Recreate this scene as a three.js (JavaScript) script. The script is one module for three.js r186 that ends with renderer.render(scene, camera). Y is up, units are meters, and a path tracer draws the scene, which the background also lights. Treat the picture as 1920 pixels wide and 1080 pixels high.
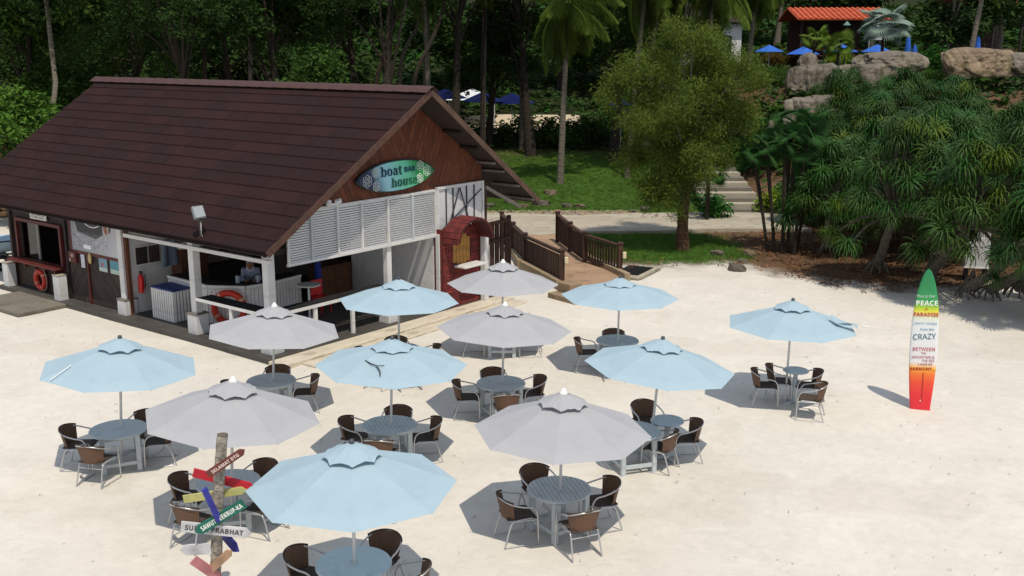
import * as THREE from 'three';
import { mergeGeometries } from 'three/addons/utils/BufferGeometryUtils.js';
import { RoundedBoxGeometry } from 'three/addons/geometries/RoundedBoxGeometry.js';
import { MarchingCubes } from 'three/addons/objects/MarchingCubes.js';
import { FontLoader } from 'three/addons/loaders/FontLoader.js';
import { TextGeometry } from 'three/addons/geometries/TextGeometry.js';

// ---------------------------------------------------------------- camera, sky, sun, exposure
const scene = new THREE.Scene();
const FPX = 1950, PITCH = 12.9 * Math.PI / 180, EYE = 7.44;
const camera = new THREE.PerspectiveCamera(2 * Math.atan(540 / FPX) * 180 / Math.PI, 1920 / 1080, 0.1, 600);
camera.position.set(0, EYE, 0);
camera.rotation.set(-PITCH, 0, 0);
{ // hazy tropical sky: pale blue overhead, whiter towards the horizon
  const w = 64, h = 32, d = new Float32Array(w * h * 4);
  for (let j = 0; j < h; j++) for (let i = 0; i < w; i++) {
    const el = (j + .5) / h * 2 - 1, t = Math.min(1, Math.max(0, el));
    const k = (j * w + i) * 4, q = Math.pow(1 - t, 1.6), s = 0.64;
    d[k] = s * (0.62 + 0.40 * q); d[k + 1] = s * (0.78 + 0.25 * q); d[k + 2] = s * (1.06 + 0.05 * q); d[k + 3] = 1;
  }
  const t = new THREE.DataTexture(d, w, h, THREE.RGBAFormat, THREE.FloatType);
  t.mapping = THREE.EquirectangularReflectionMapping; t.magFilter = THREE.LinearFilter; t.minFilter = THREE.LinearFilter; t.needsUpdate = true;
  scene.background = t; scene.environment = t;
}
const sun = new THREE.DirectionalLight(0xfff3e0, 3.6);
sun.position.set(0.175 * 40, 40, -25 + 0.475 * 40); sun.target.position.set(0, 0, -25);
sun.castShadow = true; sun.shadow.radius = 1; sun.shadow.mapSize.set(4096, 4096);
Object.assign(sun.shadow.camera, { left: -50, right: 50, top: 60, bottom: -60, near: 1, far: 160 });
scene.add(sun, sun.target);
const renderer = new THREE.WebGLRenderer({ antialias: true });
renderer.toneMapping = THREE.LinearToneMapping;
renderer.toneMappingExposure = 1.0;
renderer.shadowMap.enabled = true;

// ---------------------------------------------------------------- helpers
let seed = 7;
const R = () => { seed = (seed + 0x6D2B79F5) | 0; let t = Math.imul(seed ^ (seed >>> 15), 1 | seed); t = (t + Math.imul(t ^ (t >>> 7), 61 | t)) ^ t; return ((t ^ (t >>> 14)) >>> 0) / 4294967296; };
const rr = (a, b) => a + (b - a) * R();
const V = (x, y, z) => new THREE.Vector3(x, y, z);
const D2R = Math.PI / 180;
const clamp = (x, a = 0, b = 1) => Math.min(b, Math.max(a, x));
const sst = (a, b, x) => { const t = clamp((x - a) / (b - a)); return t * t * (3 - 2 * t); };
function hash2(i, j) { let n = Math.imul(i, 374761393) + Math.imul(j, 668265263) | 0; n = Math.imul(n ^ (n >>> 13), 1274126177); return ((n ^ (n >>> 16)) >>> 0) / 4294967296; }
function vnoise(x, y, per = 0) {
  const i = Math.floor(x), j = Math.floor(y), fx = x - i, fy = y - j, u = fx * fx * (3 - 2 * fx), v = fy * fy * (3 - 2 * fy);
  const m = per ? (k) => ((k % per) + per) % per : (k) => k;
  const a = hash2(m(i), m(j)), b = hash2(m(i + 1), m(j)), c = hash2(m(i), m(j + 1)), d = hash2(m(i + 1), m(j + 1));
  return a + (b - a) * u + (c - a) * v + (a - b - c + d) * u * v;
}
function fbm(x, y, oct = 4, per = 0) { let s = 0, a = .5, f = 1; for (let k = 0; k < oct; k++) { s += a * vnoise(x * f + k * 17 * (per ? 0 : 1), y * f, per ? per * f : 0); a *= .5; f *= 2; } return s / (1 - Math.pow(.5, oct)); }
// photo pixel -> point on the level y, or at a forward distance
function px(u, v, y = 0) {
  const a = (u - 960) / FPX, b = -(v - 540) / FPX, dy = b * Math.cos(PITCH) - Math.sin(PITCH), dz = -(Math.cos(PITCH) + b * Math.sin(PITCH)), t = (y - EYE) / dy;
  return V(a * t, y, dz * t);
}
function pxd(u, v, d) {
  const a = (u - 960) / FPX, b = -(v - 540) / FPX, dy = b * Math.cos(PITCH) - Math.sin(PITCH), dz = -(Math.cos(PITCH) + b * Math.sin(PITCH)), t = -d / dz;
  return V(a * t, EYE + dy * t, -d);
}
const names = new Map();
function numbered(n) { const k = names.get(n) || 0; names.set(n, k + 1); return k ? n + '_' + String(k).padStart(3, '0') : n; }
function tag(o, label, category, group, kind) { if (label) o.userData.label = label; if (category) o.userData.category = category; if (group) o.userData.group = group; if (kind) o.userData.kind = kind; return o; }
function thing(name, label, category, pos, rotY = 0, group) {
  const o = new THREE.Group(); o.name = numbered(name); o.position.copy(pos.isVector3 ? pos : V(...pos)); o.rotation.y = rotY; scene.add(o); return tag(o, label, category, group);
}
function part(name, geo, mat, parent) { const g = Array.isArray(geo) ? merge(geo) : geo; const m = new THREE.Mesh(g, mat); m.name = parent === scene ? numbered(name) : name; m.castShadow = m.receiveShadow = true; parent.add(m); return m; }
function solo(name, geo, mat, label, category, group) { return tag(part(name, geo, mat, scene), label, category, group); }
function struct(name, geo, mat) { const m = part(name, geo, mat, scene); m.userData.kind = 'structure'; return m; }
function copyThing(src, pos, rotY, label) { const c = src.clone(); c.name = numbered(src.name.replace(/_\d{3}$/, '')); c.position.copy(pos); c.rotation.set(0, rotY, 0); c.userData = { ...src.userData }; if (label) c.userData.label = label; scene.add(c); return c; }
function merge(list) {
  return mergeGeometries(list.map(g => { const n = g.index ? g.toNonIndexed() : g; for (const k of Object.keys(n.attributes)) if (!['position', 'normal', 'uv', 'color'].includes(k)) n.deleteAttribute(k); if (!n.attributes.uv) n.setAttribute('uv', new THREE.BufferAttribute(new Float32Array(n.attributes.position.count * 2), 2)); return n; }));
}
function place(g, x = 0, y = 0, z = 0, rx = 0, ry = 0, rz = 0) { const m = new THREE.Matrix4().makeRotationFromEuler(new THREE.Euler(rx, ry, rz, 'YXZ')); m.setPosition(x, y, z); g.applyMatrix4(m); return g; }
function bx(w, h, d, x = 0, y = 0, z = 0, rx = 0, ry = 0, rz = 0) {
  const g = new THREE.BoxGeometry(w, h, d), uv = g.attributes.uv, s = [[d, h], [d, h], [w, d], [w, d], [w, h], [w, h]];
  const ox = R() * 3, oy = R() * 3;
  for (let i = 0; i < 24; i++) { const k = s[i >> 2]; uv.setXY(i, uv.getX(i) * k[0] + ox, uv.getY(i) * k[1] + oy); }
  return place(g, x, y, z, rx, ry, rz);
}
function rbx(w, h, d, x = 0, y = 0, z = 0, r = .012, rx = 0, ry = 0, rz = 0) {
  const g = new RoundedBoxGeometry(w, h, d, 2, Math.min(r, w / 2.1, h / 2.1, d / 2.1)); const p = g.attributes.position, n = g.attributes.normal, uv = g.attributes.uv;
  for (let i = 0; i < p.count; i++) { const ax = Math.abs(n.getX(i)), ay = Math.abs(n.getY(i)), az = Math.abs(n.getZ(i)); if (ax >= ay && ax >= az) uv.setXY(i, p.getZ(i), p.getY(i)); else if (ay >= az) uv.setXY(i, p.getX(i), p.getZ(i)); else uv.setXY(i, p.getX(i), p.getY(i)); }
  return place(g, x, y, z, rx, ry, rz);
}
function tubeP(pts, r, seg = 24, rad = 7, closed = false) { const c = new THREE.CatmullRomCurve3(pts, closed, 'catmullrom', .4); return new THREE.TubeGeometry(c, seg, r, rad, closed); }
function bar(a, b, r, rad = 7, r2 = r) { const d = b.clone().sub(a), g = new THREE.CylinderGeometry(r2, r, d.length(), rad, 1); g.translate(0, d.length() / 2, 0); g.applyQuaternion(new THREE.Quaternion().setFromUnitVectors(V(0, 1, 0), d.normalize())); g.translate(a.x, a.y, a.z); return g; }
function beam(a, b, w, h, up = V(0, 1, 0)) { // square bar from a to b
  const d = b.clone().sub(a), L = d.length(); const g = bx(w, h, L); const m = new THREE.Matrix4(); const z = d.clone().normalize(), x = up.clone().cross(z).normalize(), y = z.clone().cross(x); m.makeBasis(x, y, z); const c = a.clone().add(b).multiplyScalar(.5); m.setPosition(c); g.applyMatrix4(m); return g;
}
function taperTube(pts, r0, r1, seg = 14, rad = 8, wob = 0) {
  const c = new THREE.CatmullRomCurve3(pts, false, 'catmullrom', .5), g = new THREE.TubeGeometry(c, seg, 1, rad, false), p = g.attributes.position, uv = g.attributes.uv, L = c.getLength();
  for (let i = 0; i <= seg; i++) { const o = c.getPointAt(i / seg), r = r0 + (r1 - r0) * Math.pow(i / seg, .8); for (let j = 0; j <= rad; j++) { const k = i * (rad + 1) + j; const q = r * (1 + wob * (hash2(i, j % rad) - .5)); p.setXYZ(k, o.x + (p.getX(k) - o.x) * q, o.y + (p.getY(k) - o.y) * q, o.z + (p.getZ(k) - o.z) * q); uv.setXY(k, j / rad, i / seg * L); } }
  g.computeVertexNormals(); return g;
}
// closed thin shell over a parametric sheet
function shell(fn, nu, nv, th) {
  const P = [], idx = [], uv = []; const e = 1e-3, A = V(0, 0, 0), B = V(0, 0, 0), C = V(0, 0, 0);
  for (let s = 0; s < 2; s++) for (let j = 0; j <= nv; j++) for (let i = 0; i <= nu; i++) {
    const u = i / nu, v = j / nv; A.copy(fn(u, v)); B.copy(fn(Math.min(1, u + e), v)).sub(fn(Math.max(0, u - e), v)); C.copy(fn(u, Math.min(1, v + e))).sub(fn(u, Math.max(0, v - e))); B.cross(C).normalize().multiplyScalar(s ? -th / 2 : th / 2); A.add(B); P.push(A.x, A.y, A.z); uv.push(u, v);
  }
  const N = (nu + 1) * (nv + 1), at = (s, i, j) => s * N + j * (nu + 1) + i;
  for (let j = 0; j < nv; j++) for (let i = 0; i < nu; i++) { const a = at(0, i, j), b = at(0, i + 1, j), c = at(0, i + 1, j + 1), d = at(0, i, j + 1); idx.push(a, b, c, a, c, d); idx.push(a + N, c + N, b + N, a + N, d + N, c + N); }
  for (let i = 0; i < nu; i++) for (const [j, f] of [[0, 1], [nv, 0]]) { const a = at(0, i, j), b = at(0, i + 1, j); f ? idx.push(a, a + N, b, b, a + N, b + N) : idx.push(a, b, a + N, b, b + N, a + N); }
  for (let j = 0; j < nv; j++) for (const [i, f] of [[0, 0], [nu, 1]]) { const a = at(0, i, j), b = at(0, i, j + 1); f ? idx.push(a, a + N, b, b, a + N, b + N) : idx.push(a, b, a + N, b, b + N, a + N); }
  const g = new THREE.BufferGeometry(); g.setAttribute('position', new THREE.Float32BufferAttribute(P, 3)); g.setAttribute('uv', new THREE.Float32BufferAttribute(uv, 2)); g.setIndex(idx); const n = g.toNonIndexed(); n.computeVertexNormals();
  const g2 = g.clone(); g2.computeVertexNormals(); return g2;
}
// boards: strips of given pitch and slant clipped to a convex polygon, each a thin extruded piece in the xy plane
function clipPoly(poly, nx, ny, c, keep) { // keep points with nx*x+ny*y <= c (or >=)
  const out = []; for (let i = 0; i < poly.length; i++) { const a = poly[i], b = poly[(i + 1) % poly.length]; const da = (nx * a[0] + ny * a[1] - c) * keep, db = (nx * b[0] + ny * b[1] - c) * keep; if (da <= 0) out.push(a); if ((da < 0 && db > 0) || (da > 0 && db < 0)) { const t = da / (da - db); out.push([a[0] + (b[0] - a[0]) * t, a[1] + (b[1] - a[1]) * t]); } } return out;
}
function boards(poly, pitch, gap, ang, th) {
  const nx = Math.cos(ang), ny = Math.sin(ang), pr = poly.map(p => p[0] * nx + p[1] * ny), lo = Math.min(...pr), hi = Math.max(...pr), out = [];
  for (let c = lo; c < hi; c += pitch) { let q = clipPoly(poly, nx, ny, c + gap / 2, -1); if (q.length > 2) q = clipPoly(q, nx, ny, c + pitch - gap / 2, 1); if (q.length > 2) { let ar = 0; for (let i = 0; i < q.length; i++) { const a = q[i], b = q[(i + 1) % q.length]; ar += a[0] * b[1] - a[1] * b[0]; } if (Math.abs(ar) > .004) { const g = new THREE.ExtrudeGeometry(new THREE.Shape(q.map(p => new THREE.Vector2(...p))), { depth: th, bevelEnabled: false }); const p = g.attributes.position, uv = g.attributes.uv, o = R() * 5; for (let i = 0; i < p.count; i++) uv.setXY(i, p.getX(i) * nx + p.getY(i) * ny + o, -p.getX(i) * ny + p.getY(i) * nx + o * 3); out.push(g); } } }
  return out;
}

// ---------------------------------------------------------------- textures and materials
function tex(size, fn, srgb = true, rep = 1) { // fn(x,y in 0..1) -> [r,g,b] 0..1
  const d = new Uint8Array(size * size * 4); for (let j = 0; j < size; j++) for (let i = 0; i < size; i++) { const c = fn(i / size, j / size), k = (j * size + i) * 4; d[k] = clamp(c[0]) * 255; d[k + 1] = clamp(c[1]) * 255; d[k + 2] = clamp(c[2]) * 255; d[k + 3] = 255; }
  const t = new THREE.DataTexture(d, size, size); t.wrapS = t.wrapT = THREE.RepeatWrapping; t.magFilter = THREE.LinearFilter; t.minFilter = THREE.LinearMipmapLinearFilter; t.generateMipmaps = true; if (srgb) t.colorSpace = THREE.SRGBColorSpace; t.repeat.set(rep, rep); t.needsUpdate = true; return t;
}
const g3 = v => [v, v, v];
const TX = {
  grain: tex(256, (x, y) => { const n = fbm(x * 24, y * 3, 3, 3 * 8) * .0 + vnoise(x * 40, y * 4, 0) * .5 + fbm(x * 8, y * 8, 4, 8) * .5; return g3(.62 + .42 * n); }, true, 1),
  grainB: tex(256, (x, y) => g3(.5 * fbm(x * 32, y * 4, 3, 0) + .5 * fbm(x * 8, y * 8, 3, 8)), false, 1),
  mottle: tex(256, (x, y) => { const n = fbm(x * 6, y * 6, 5, 6); return g3(.7 + .38 * n); }, true, .7),
  clean: tex(256, (x, y) => { const n = fbm(x * 5, y * 5, 5, 5), m = sst(.62, .75, fbm(x * 9, y * 9, 3, 9)); const k = .9 + .1 * n - .05 * m; return [k + .01, k, k - .01]; }, true, .6),
  dirt: tex(512, (x, y) => { const n = fbm(x * 5, y * 5, 6, 5), m = fbm(x * 31, y * 31, 3, 31); const k = .80 + .16 * n + .06 * m, st = 1 - .12 * sst(.6, .72, fbm(x * 7 + .3, y * 7, 4, 7)); return [k * st + .03, k * st + .02, k * st]; }, true, .35),
  fine: tex(256, (x, y) => g3(fbm(x * 40, y * 40, 3, 40)), false, 1),
  weave: tex(128, (x, y) => { const a = Math.floor(x * 16), b = Math.floor(y * 16), fx = (x * 16) % 1, fy = (y * 16) % 1, o = (a + b) & 1; const h = o ? Math.sin(fx * Math.PI) * (.7 + .3 * Math.sin(fy * Math.PI)) : Math.sin(fy * Math.PI) * (.7 + .3 * Math.sin(fx * Math.PI)); return g3(.35 + .6 * h + .12 * hash2(a, b)); }, true, 2),
  fabric: tex(256, (x, y) => { const n = fbm(x * 5, y * 5, 5, 5), m = hash2(Math.floor(x * 256), Math.floor(y * 256)); return g3(.93 + .05 * n + .03 * m); }, true, 1),
  fabricB: tex(256, (x, y) => g3(.6 * fbm(x * 4, y * 4, 4, 4) + .2 * hash2(Math.floor(x * 256), Math.floor(y * 256))), false, 1),
  bark: tex(256, (x, y) => { const n = fbm(x * 10, y * 30, 4, 10), m = vnoise(x * 6, y * 4, 0); return [.55 + .5 * n, .54 + .5 * n, .52 + .5 * n * (0.9 + .1 * m)]; }, true, 1),
  barkB: tex(256, (x, y) => g3(fbm(x * 10, y * 30, 4, 10)), false, 1),
  sand: tex(1024, (x, y) => { const n = fbm(x * 9, y * 9, 5, 9), m = fbm(x * 60, y * 60, 3, 60), s = hash2(Math.floor(x * 1024), Math.floor(y * 1024)); let k = .90 + .05 * n + .05 * (m - .5) + .04 * (s - .5); const b = fbm(x * 5, y * 5 + 2, 3, 5); const damp = sst(.58, .7, b) * .025; if (s > .9975) k *= .72; return [k - damp, k - damp * 1.1, k - damp * 1.35]; }, true, .11),
  sandB: tex(1024, (x, y) => { const n = fbm(x * 26, y * 26, 4, 26), m = fbm(x * 90, y * 90, 2, 90); const pit = sst(.62, .78, fbm(x * 34, y * 34, 2, 34)); return g3(.3 * n + .2 * m + .38 - .22 * pit); }, false, .11),
  rock: tex(512, (x, y) => { const n = fbm(x * 4, y * 4, 6, 4), m = fbm(x * 16, y * 40, 4, 0), l = sst(.52, .66, fbm(x * 9 + 3, y * 9, 4, 9)); const k = .5 + .45 * n + .2 * (m - .5); return [k * (1 - .25 * l) + .03, k * (1 - .22 * l), k * (1 - .3 * l) - .03]; }, true, .35),
  rockB: tex(256, (x, y) => g3(fbm(x * 5, y * 5, 6, 5)), false, .5),
  shingle: tex(256, (x, y) => { const n = fbm(x * 7, y * 7, 5, 7), s = hash2(Math.floor(x * 256), Math.floor(y * 256)), q = fbm(x * 20, y * 3, 3, 0); return [.86 + .1 * n + .16 * (s - .5) + .1 * (q - .5), .86 + .09 * n + .16 * (s - .5) + .08 * (q - .5), .86 + .1 * n + .16 * (s - .5) + .06 * (q - .5)]; }, true, .8),
};
const C = (r, g, b) => new THREE.Color().setRGB(r / 255, g / 255, b / 255, THREE.SRGBColorSpace);
function M(col, rough = .8, o = {}) { return new THREE.MeshStandardMaterial({ color: Array.isArray(col) ? C(...col) : col, roughness: rough, ...o }); }
const DS = { side: THREE.DoubleSide };
const mt = {
  white: M([212, 215, 216], .65, { map: TX.clean }), whiteClean: M([216, 219, 220], .5, { map: TX.clean }), whiteB: M([204, 209, 213], .6, { map: TX.clean }),
  greyPaint: M([190, 202, 208], .5, { map: TX.clean }), slat: M([190, 205, 214], .55, { map: TX.clean, bumpMap: TX.grainB, bumpScale: .002 }), tableSmooth: M([186, 203, 213], .38, { map: TX.clean }), tableBlue: M([188, 214, 228], .4, { map: TX.clean }),
  alu: M([190, 192, 194], .35, { metalness: .75 }), wicker: M([136, 102, 80], .75, { map: TX.weave, bumpMap: TX.weave, bumpScale: .004, ...DS }), wickerDark: M([96, 80, 70], .75, { map: TX.weave, bumpMap: TX.weave, bumpScale: .004, ...DS }),
  brownWall: [M([72, 60, 54], .85, { map: TX.grain }), M([64, 53, 49], .85, { map: TX.grain }), M([80, 66, 58], .85, { map: TX.grain })],
  gable: [M([118, 60, 30], .75, { map: TX.grain }), M([108, 54, 28], .75, { map: TX.grain }), M([124, 66, 36], .75, { map: TX.grain })],
  redTrim: M([104, 34, 26], .6, { map: TX.grain }), darkTrim: M([46, 34, 30], .8, { map: TX.grain }), ramp: [M([74, 46, 34], .8, { map: TX.grain }), M([66, 40, 30], .8, { map: TX.grain }), M([84, 54, 40], .8, { map: TX.grain })],
  shingle: [[51, 35, 35], [49, 35, 35], [53, 36, 35], [48, 35, 36], [54, 37, 36], [50, 34, 34]].map(c => new THREE.MeshPhysicalMaterial({ color: C(...c), roughness: 1, specularIntensity: .2, ... { map: TX.shingle, bumpMap: TX.fine, bumpScale: .004 } })), ridge: M([76, 49, 47], .8, { map: TX.shingle }),
  soffit: M([54, 40, 34], .85, { map: TX.grain }), concrete: M([176, 170, 156], .9, { map: TX.dirt, bumpMap: TX.fine, bumpScale: .004 }), concreteD: M([120, 116, 108], .9, { map: TX.dirt, bumpMap: TX.fine, bumpScale: .004 }), floor: M([74, 72, 70], .7, { map: TX.dirt }),
  black: M([22, 23, 25], .4), blackM: M([28, 28, 29], .7, { map: TX.mottle }), darkIn: M([150, 142, 132], .9, { map: TX.mottle }),
  brick: [M([124, 42, 40], .85, { map: TX.mottle }), M([108, 36, 36], .85, { map: TX.mottle }), M([138, 50, 46], .85, { map: TX.mottle })], mortar: M([98, 52, 48], .95), brickDark: M([84, 28, 28], .8, { map: TX.mottle }),
  yellowWood: M([196, 142, 62], .7, { map: TX.grain }), red: M([206, 40, 26], .45), ext: M([190, 20, 22], .35), blueTop: M([34, 62, 132], .55, { map: TX.mottle }), glassD: new THREE.MeshPhysicalMaterial({ color: C(120, 130, 135), roughness: .08, transmission: 1, thickness: 0 }),
  blueUmb: new THREE.MeshPhysicalMaterial({ color: C(163, 187, 200), roughness: .95, specularIntensity: .2, transmission: .06, thickness: 0,  map: TX.fabric, bumpMap: TX.fabricB, bumpScale: .006, ...DS }), greyUmb: new THREE.MeshPhysicalMaterial({ color: C(170, 172, 177), roughness: .95, specularIntensity: .2, transmission: .06, thickness: 0,  map: TX.fabric, bumpMap: TX.fabricB, bumpScale: .006, ...DS }), pole: M([206, 208, 208], .4, { metalness: .2 }), knobW: M([226, 228, 228], .4), knobD: M([62, 66, 74], .5),
  bark: M([128, 116, 100], .95, { map: TX.bark, bumpMap: TX.barkB, bumpScale: .03 }), barkGrey: M([134, 128, 118], .95, { map: TX.bark, bumpMap: TX.barkB, bumpScale: .02 }), barkDark: M([64, 55, 46], .95, { map: TX.bark, bumpMap: TX.barkB, bumpScale: .03 }), barkRed: M([120, 88, 66], .95, { map: TX.bark, bumpMap: TX.barkB, bumpScale: .03 }),
  rock: M([142, 138, 130], .9, { map: TX.rock, bumpMap: TX.rockB, bumpScale: .05 }), rockWarm: M([158, 144, 124], .9, { map: TX.rock, bumpMap: TX.rockB, bumpScale: .04 }), postWood: M([178, 172, 166], .9, { map: TX.bark, bumpMap: TX.barkB, bumpScale: .02 }),
  orangeRoof: M([196, 84, 44], .8, { map: TX.mottle }), redRoof: M([168, 64, 46], .8, { map: TX.mottle }), blueCloth: M([28, 92, 186], .8, { map: TX.fabric, ...DS }), navyCloth: M([30, 54, 140], .8, { map: TX.fabric, ...DS }), whiteCloth: M([214, 220, 226], .8, { map: TX.fabric, ...DS }), greenCloth: M([18, 104, 66], .8, { ...DS }),
};

// ---------------------------------------------------------------- ground
function gy(x, z) { // terrain height
  const d = -z; let y = .05 * (fbm(x * .35 + 40, z * .35, 3) - .5) * sst(6, 14, d);
  const right = sst(6, 13, x);
  const mid = .07 * Math.max(0, d - 48.5) + .13 * Math.max(0, d - 74);
  const h0 = 49 - 5 * sst(10, 17, x);
  const rt = .30 * Math.min(Math.max(0, d - h0), 17) + .05 * Math.max(0, d - h0 - 17) + .12 * Math.max(0, d - 98);
  y += mid * (1 - right) + rt * right;
  y += .5 * sst(-20, -34, x) * sst(44, 60, d);
  if (d > 60) y += .8 * (fbm(x * .12, z * .12, 2) - .5) * sst(60, 75, d);
  return y;
}
const sandEdge = x => { // forward distance at which the open sand ends
  const p = [[-60, 44], [-20, 46], [-9, 46], [-5, 43], [0, 40], [2.4, 37.5], [4.2, 36.4], [7, 37.2], [9, 35.4], [10.5, 33.4], [12.5, 32.6], [16, 33.4], [22, 34], [60, 34]];
  for (let i = 0; i < p.length - 1; i++) if (x <= p[i + 1][0]) { const t = clamp((x - p[i][0]) / (p[i + 1][0] - p[i][0])); return p[i][1] + (p[i + 1][1] - p[i][1]) * t; } return 34;
};
function lawnAt(x, d) { // 0..1 how much lawn grows here
  const n = 1.6 * (fbm(x * .5 + 9, d * .5, 3) - .5);
  const a = sst(2.6, 3.4, x + n * .3) * (1 - sst(8.0, 9.2, x + n)) * sst(36.2, 37.6, d + n) * (1 - sst(42.2, 42.6, d)); // below the path
  const b = sst(47.6, 47.9, d) * (1 - sst(60, 68, d + 2 * n)) * sst(-14, -8, x + n) * (1 - sst(10, 11, x + n)); // behind the path
  return Math.max(a, b);
}
{
  const xs = [], zs = [];
  for (let x = -70; x < -26; x += 2) xs.push(x); for (let x = -26; x < 24; x += .3) xs.push(x); for (let x = 24; x <= 70; x += 2) xs.push(x);
  for (let d = -20; d < 8; d += 4) zs.push(d); for (let d = 8; d < 66; d += .3) zs.push(d); for (let d = 66; d <= 150; d += 2) zs.push(d); zs.push(220, 320);
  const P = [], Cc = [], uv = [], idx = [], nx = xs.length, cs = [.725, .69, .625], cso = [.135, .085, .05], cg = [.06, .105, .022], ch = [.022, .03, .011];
  for (const d of zs) for (const x of xs) {
    let y = gy(x, -d); const se = sandEdge(x), n = fbm(x * .9, d * .9, 4) - .5, n2 = fbm(x * 3.1 + 5, d * 3.1, 3) - .5;
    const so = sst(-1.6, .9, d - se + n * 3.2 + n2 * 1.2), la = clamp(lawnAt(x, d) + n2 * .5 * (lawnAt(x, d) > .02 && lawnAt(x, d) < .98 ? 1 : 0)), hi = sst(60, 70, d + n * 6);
    if (so < .4) y += .014 * (fbm(x * 2.3, d * 2.3, 3) - .5); else y += .06 * n2;
    P.push(x, y, -d); uv.push(x, d);
    const t = .9 + .22 * (fbm(x * .22 + 3, d * .22, 3)); const sv = .965 + .06 * fbm(x * .3, d * .3, 4);
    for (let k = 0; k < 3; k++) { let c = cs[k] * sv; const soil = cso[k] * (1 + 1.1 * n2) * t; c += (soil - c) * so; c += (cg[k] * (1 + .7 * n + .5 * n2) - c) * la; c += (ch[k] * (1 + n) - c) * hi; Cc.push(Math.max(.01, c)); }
  }
  for (let j = 0; j < zs.length - 1; j++) for (let i = 0; i < nx - 1; i++) { const a = j * nx + i; idx.push(a, a + 1, a + nx, a + 1, a + nx + 1, a + nx); }
  const g = new THREE.BufferGeometry(); g.setAttribute('position', new THREE.Float32BufferAttribute(P, 3)); g.setAttribute('color', new THREE.Float32BufferAttribute(Cc, 3)); g.setAttribute('uv', new THREE.Float32BufferAttribute(uv, 2)); g.setIndex(idx); g.computeVertexNormals();
  struct('ground', g, new THREE.MeshPhysicalMaterial({ vertexColors: true, roughness: 1, specularIntensity: .15, map: TX.sand, bumpMap: TX.sandB, bumpScale: .022 }));
}
// concrete footpath running behind the bar, with its kerb, and the steps going up the hill
{
  const near = [[-9, 42.2], [-3, 41.9], [0, 41.6], [1.2, 41.5], [3, 42.3], [6, 42.5], [9, 43.0], [12.5, 42.8]], far = [[-9, 47.6], [-3, 47.4], [0, 47.2], [3, 46.6], [5.5, 47.2], [9.3, 47.5], [12.5, 47.4]];
  const s = new THREE.Shape([...near, ...far.reverse()].map(p => new THREE.Vector2(p[0], p[1])));
  const g = new THREE.ExtrudeGeometry(s, { depth: .16, bevelEnabled: false }); g.rotateX(-Math.PI / 2); g.translate(0, -.01, 0); struct('footpath', g, mt.concrete);
  const ramp = new THREE.Shape([[1.7, 31.2], [3.75, 33.6], [2.55, 36.6], [1.95, 41.8], [-.2, 41.8], [.45, 35.8]].map(p => new THREE.Vector2(...p))); const rg = new THREE.ExtrudeGeometry(ramp, { depth: .12, bevelEnabled: false }); rg.rotateX(-Math.PI / 2); rg.translate(0, .01, 0); struct('walkway', rg, M([168, 140, 116], .9, { map: TX.dirt, bumpMap: TX.fine, bumpScale: .006 }));
  // low kerbs beside the walkway
  const kc = M([158, 142, 118], .9, { map: TX.dirt, bumpMap: TX.fine, bumpScale: .008 });
  struct('kerb', [beam(V(3.78, .16, -33.3), V(2.66, .16, -36.6), .2, .3), beam(V(2.66, .17, -36.6), V(2.1, .17, -41.4), .2, .3)], kc);
  struct('kerb', [beam(V(.3, .17, -35.4), V(-.3, .17, -41.4), .2, .3), beam(V(1.5, .16, -32.3), V(.36, .16, -35.4), .2, .28)], kc);
  // stairs: one staircase object with each step its own piece
  const st = thing('garden_staircase', 'broad pale concrete garden steps climbing the hill beyond the footpath', 'stairs', [10.5, .1, -47.5]);
  for (let k = 0; k < 13; k++) { const w = 2.9 - .05 * k, wide = k % 3 === 2 ? .35 : 0; part('step', rbx(w, .2, .78, -.05 * k - .1, .08 + k * .175, -.35 - k * .58, .02), k % 2 ? mt.concrete : mt.concreteD, st); }
}

// ---------------------------------------------------------------- boat-house bar
const BO = V(-5.91, 0, -24.55), BT = Math.atan2(.787, .617); // local x = along the gable (b), local z = -a (a runs along the ridge)
const bw = (a, b, y = 0) => V(BO.x - .787 * a + .617 * b, y, BO.z - .617 * a - .787 * b);
function bthing(name, label, cat, a, b, group, y = 0) { return thing(name, label, cat, bw(a, b, y), BT, group); } // children in local (b, y, -a) offsets
const SLAB = .12;
{ // floor slab
  const s = struct('terrace_slab', [bx(8.9, SLAB + .2, 13.4, 4.15, SLAB / 2 - .1, -6.4)], mt.floor); s.position.copy(BO); s.rotation.y = BT;
  const e = struct('slab_edge', [rbx(8.9, .13, .6, 4.1, .04, .6, .02), rbx(8.4, .07, .5, 4.4, .01, 1.12, .02)], M([214, 207, 192], .95, { map: TX.dirt, bumpMap: TX.fine, bumpScale: .01 })); e.position.copy(BO); e.rotation.y = BT;
  const mat = struct('stone_landing', [rbx(1.7, .12, 2.75, -.9, .05, -10.4, .03)], mt.concreteD); mat.position.copy(BO); mat.rotation.y = BT;
}
const house = bthing('bar_building', 'open bar hut with dark brown shingle roof, brown gable and white louvre screens', 'building', 0, 0);
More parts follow.
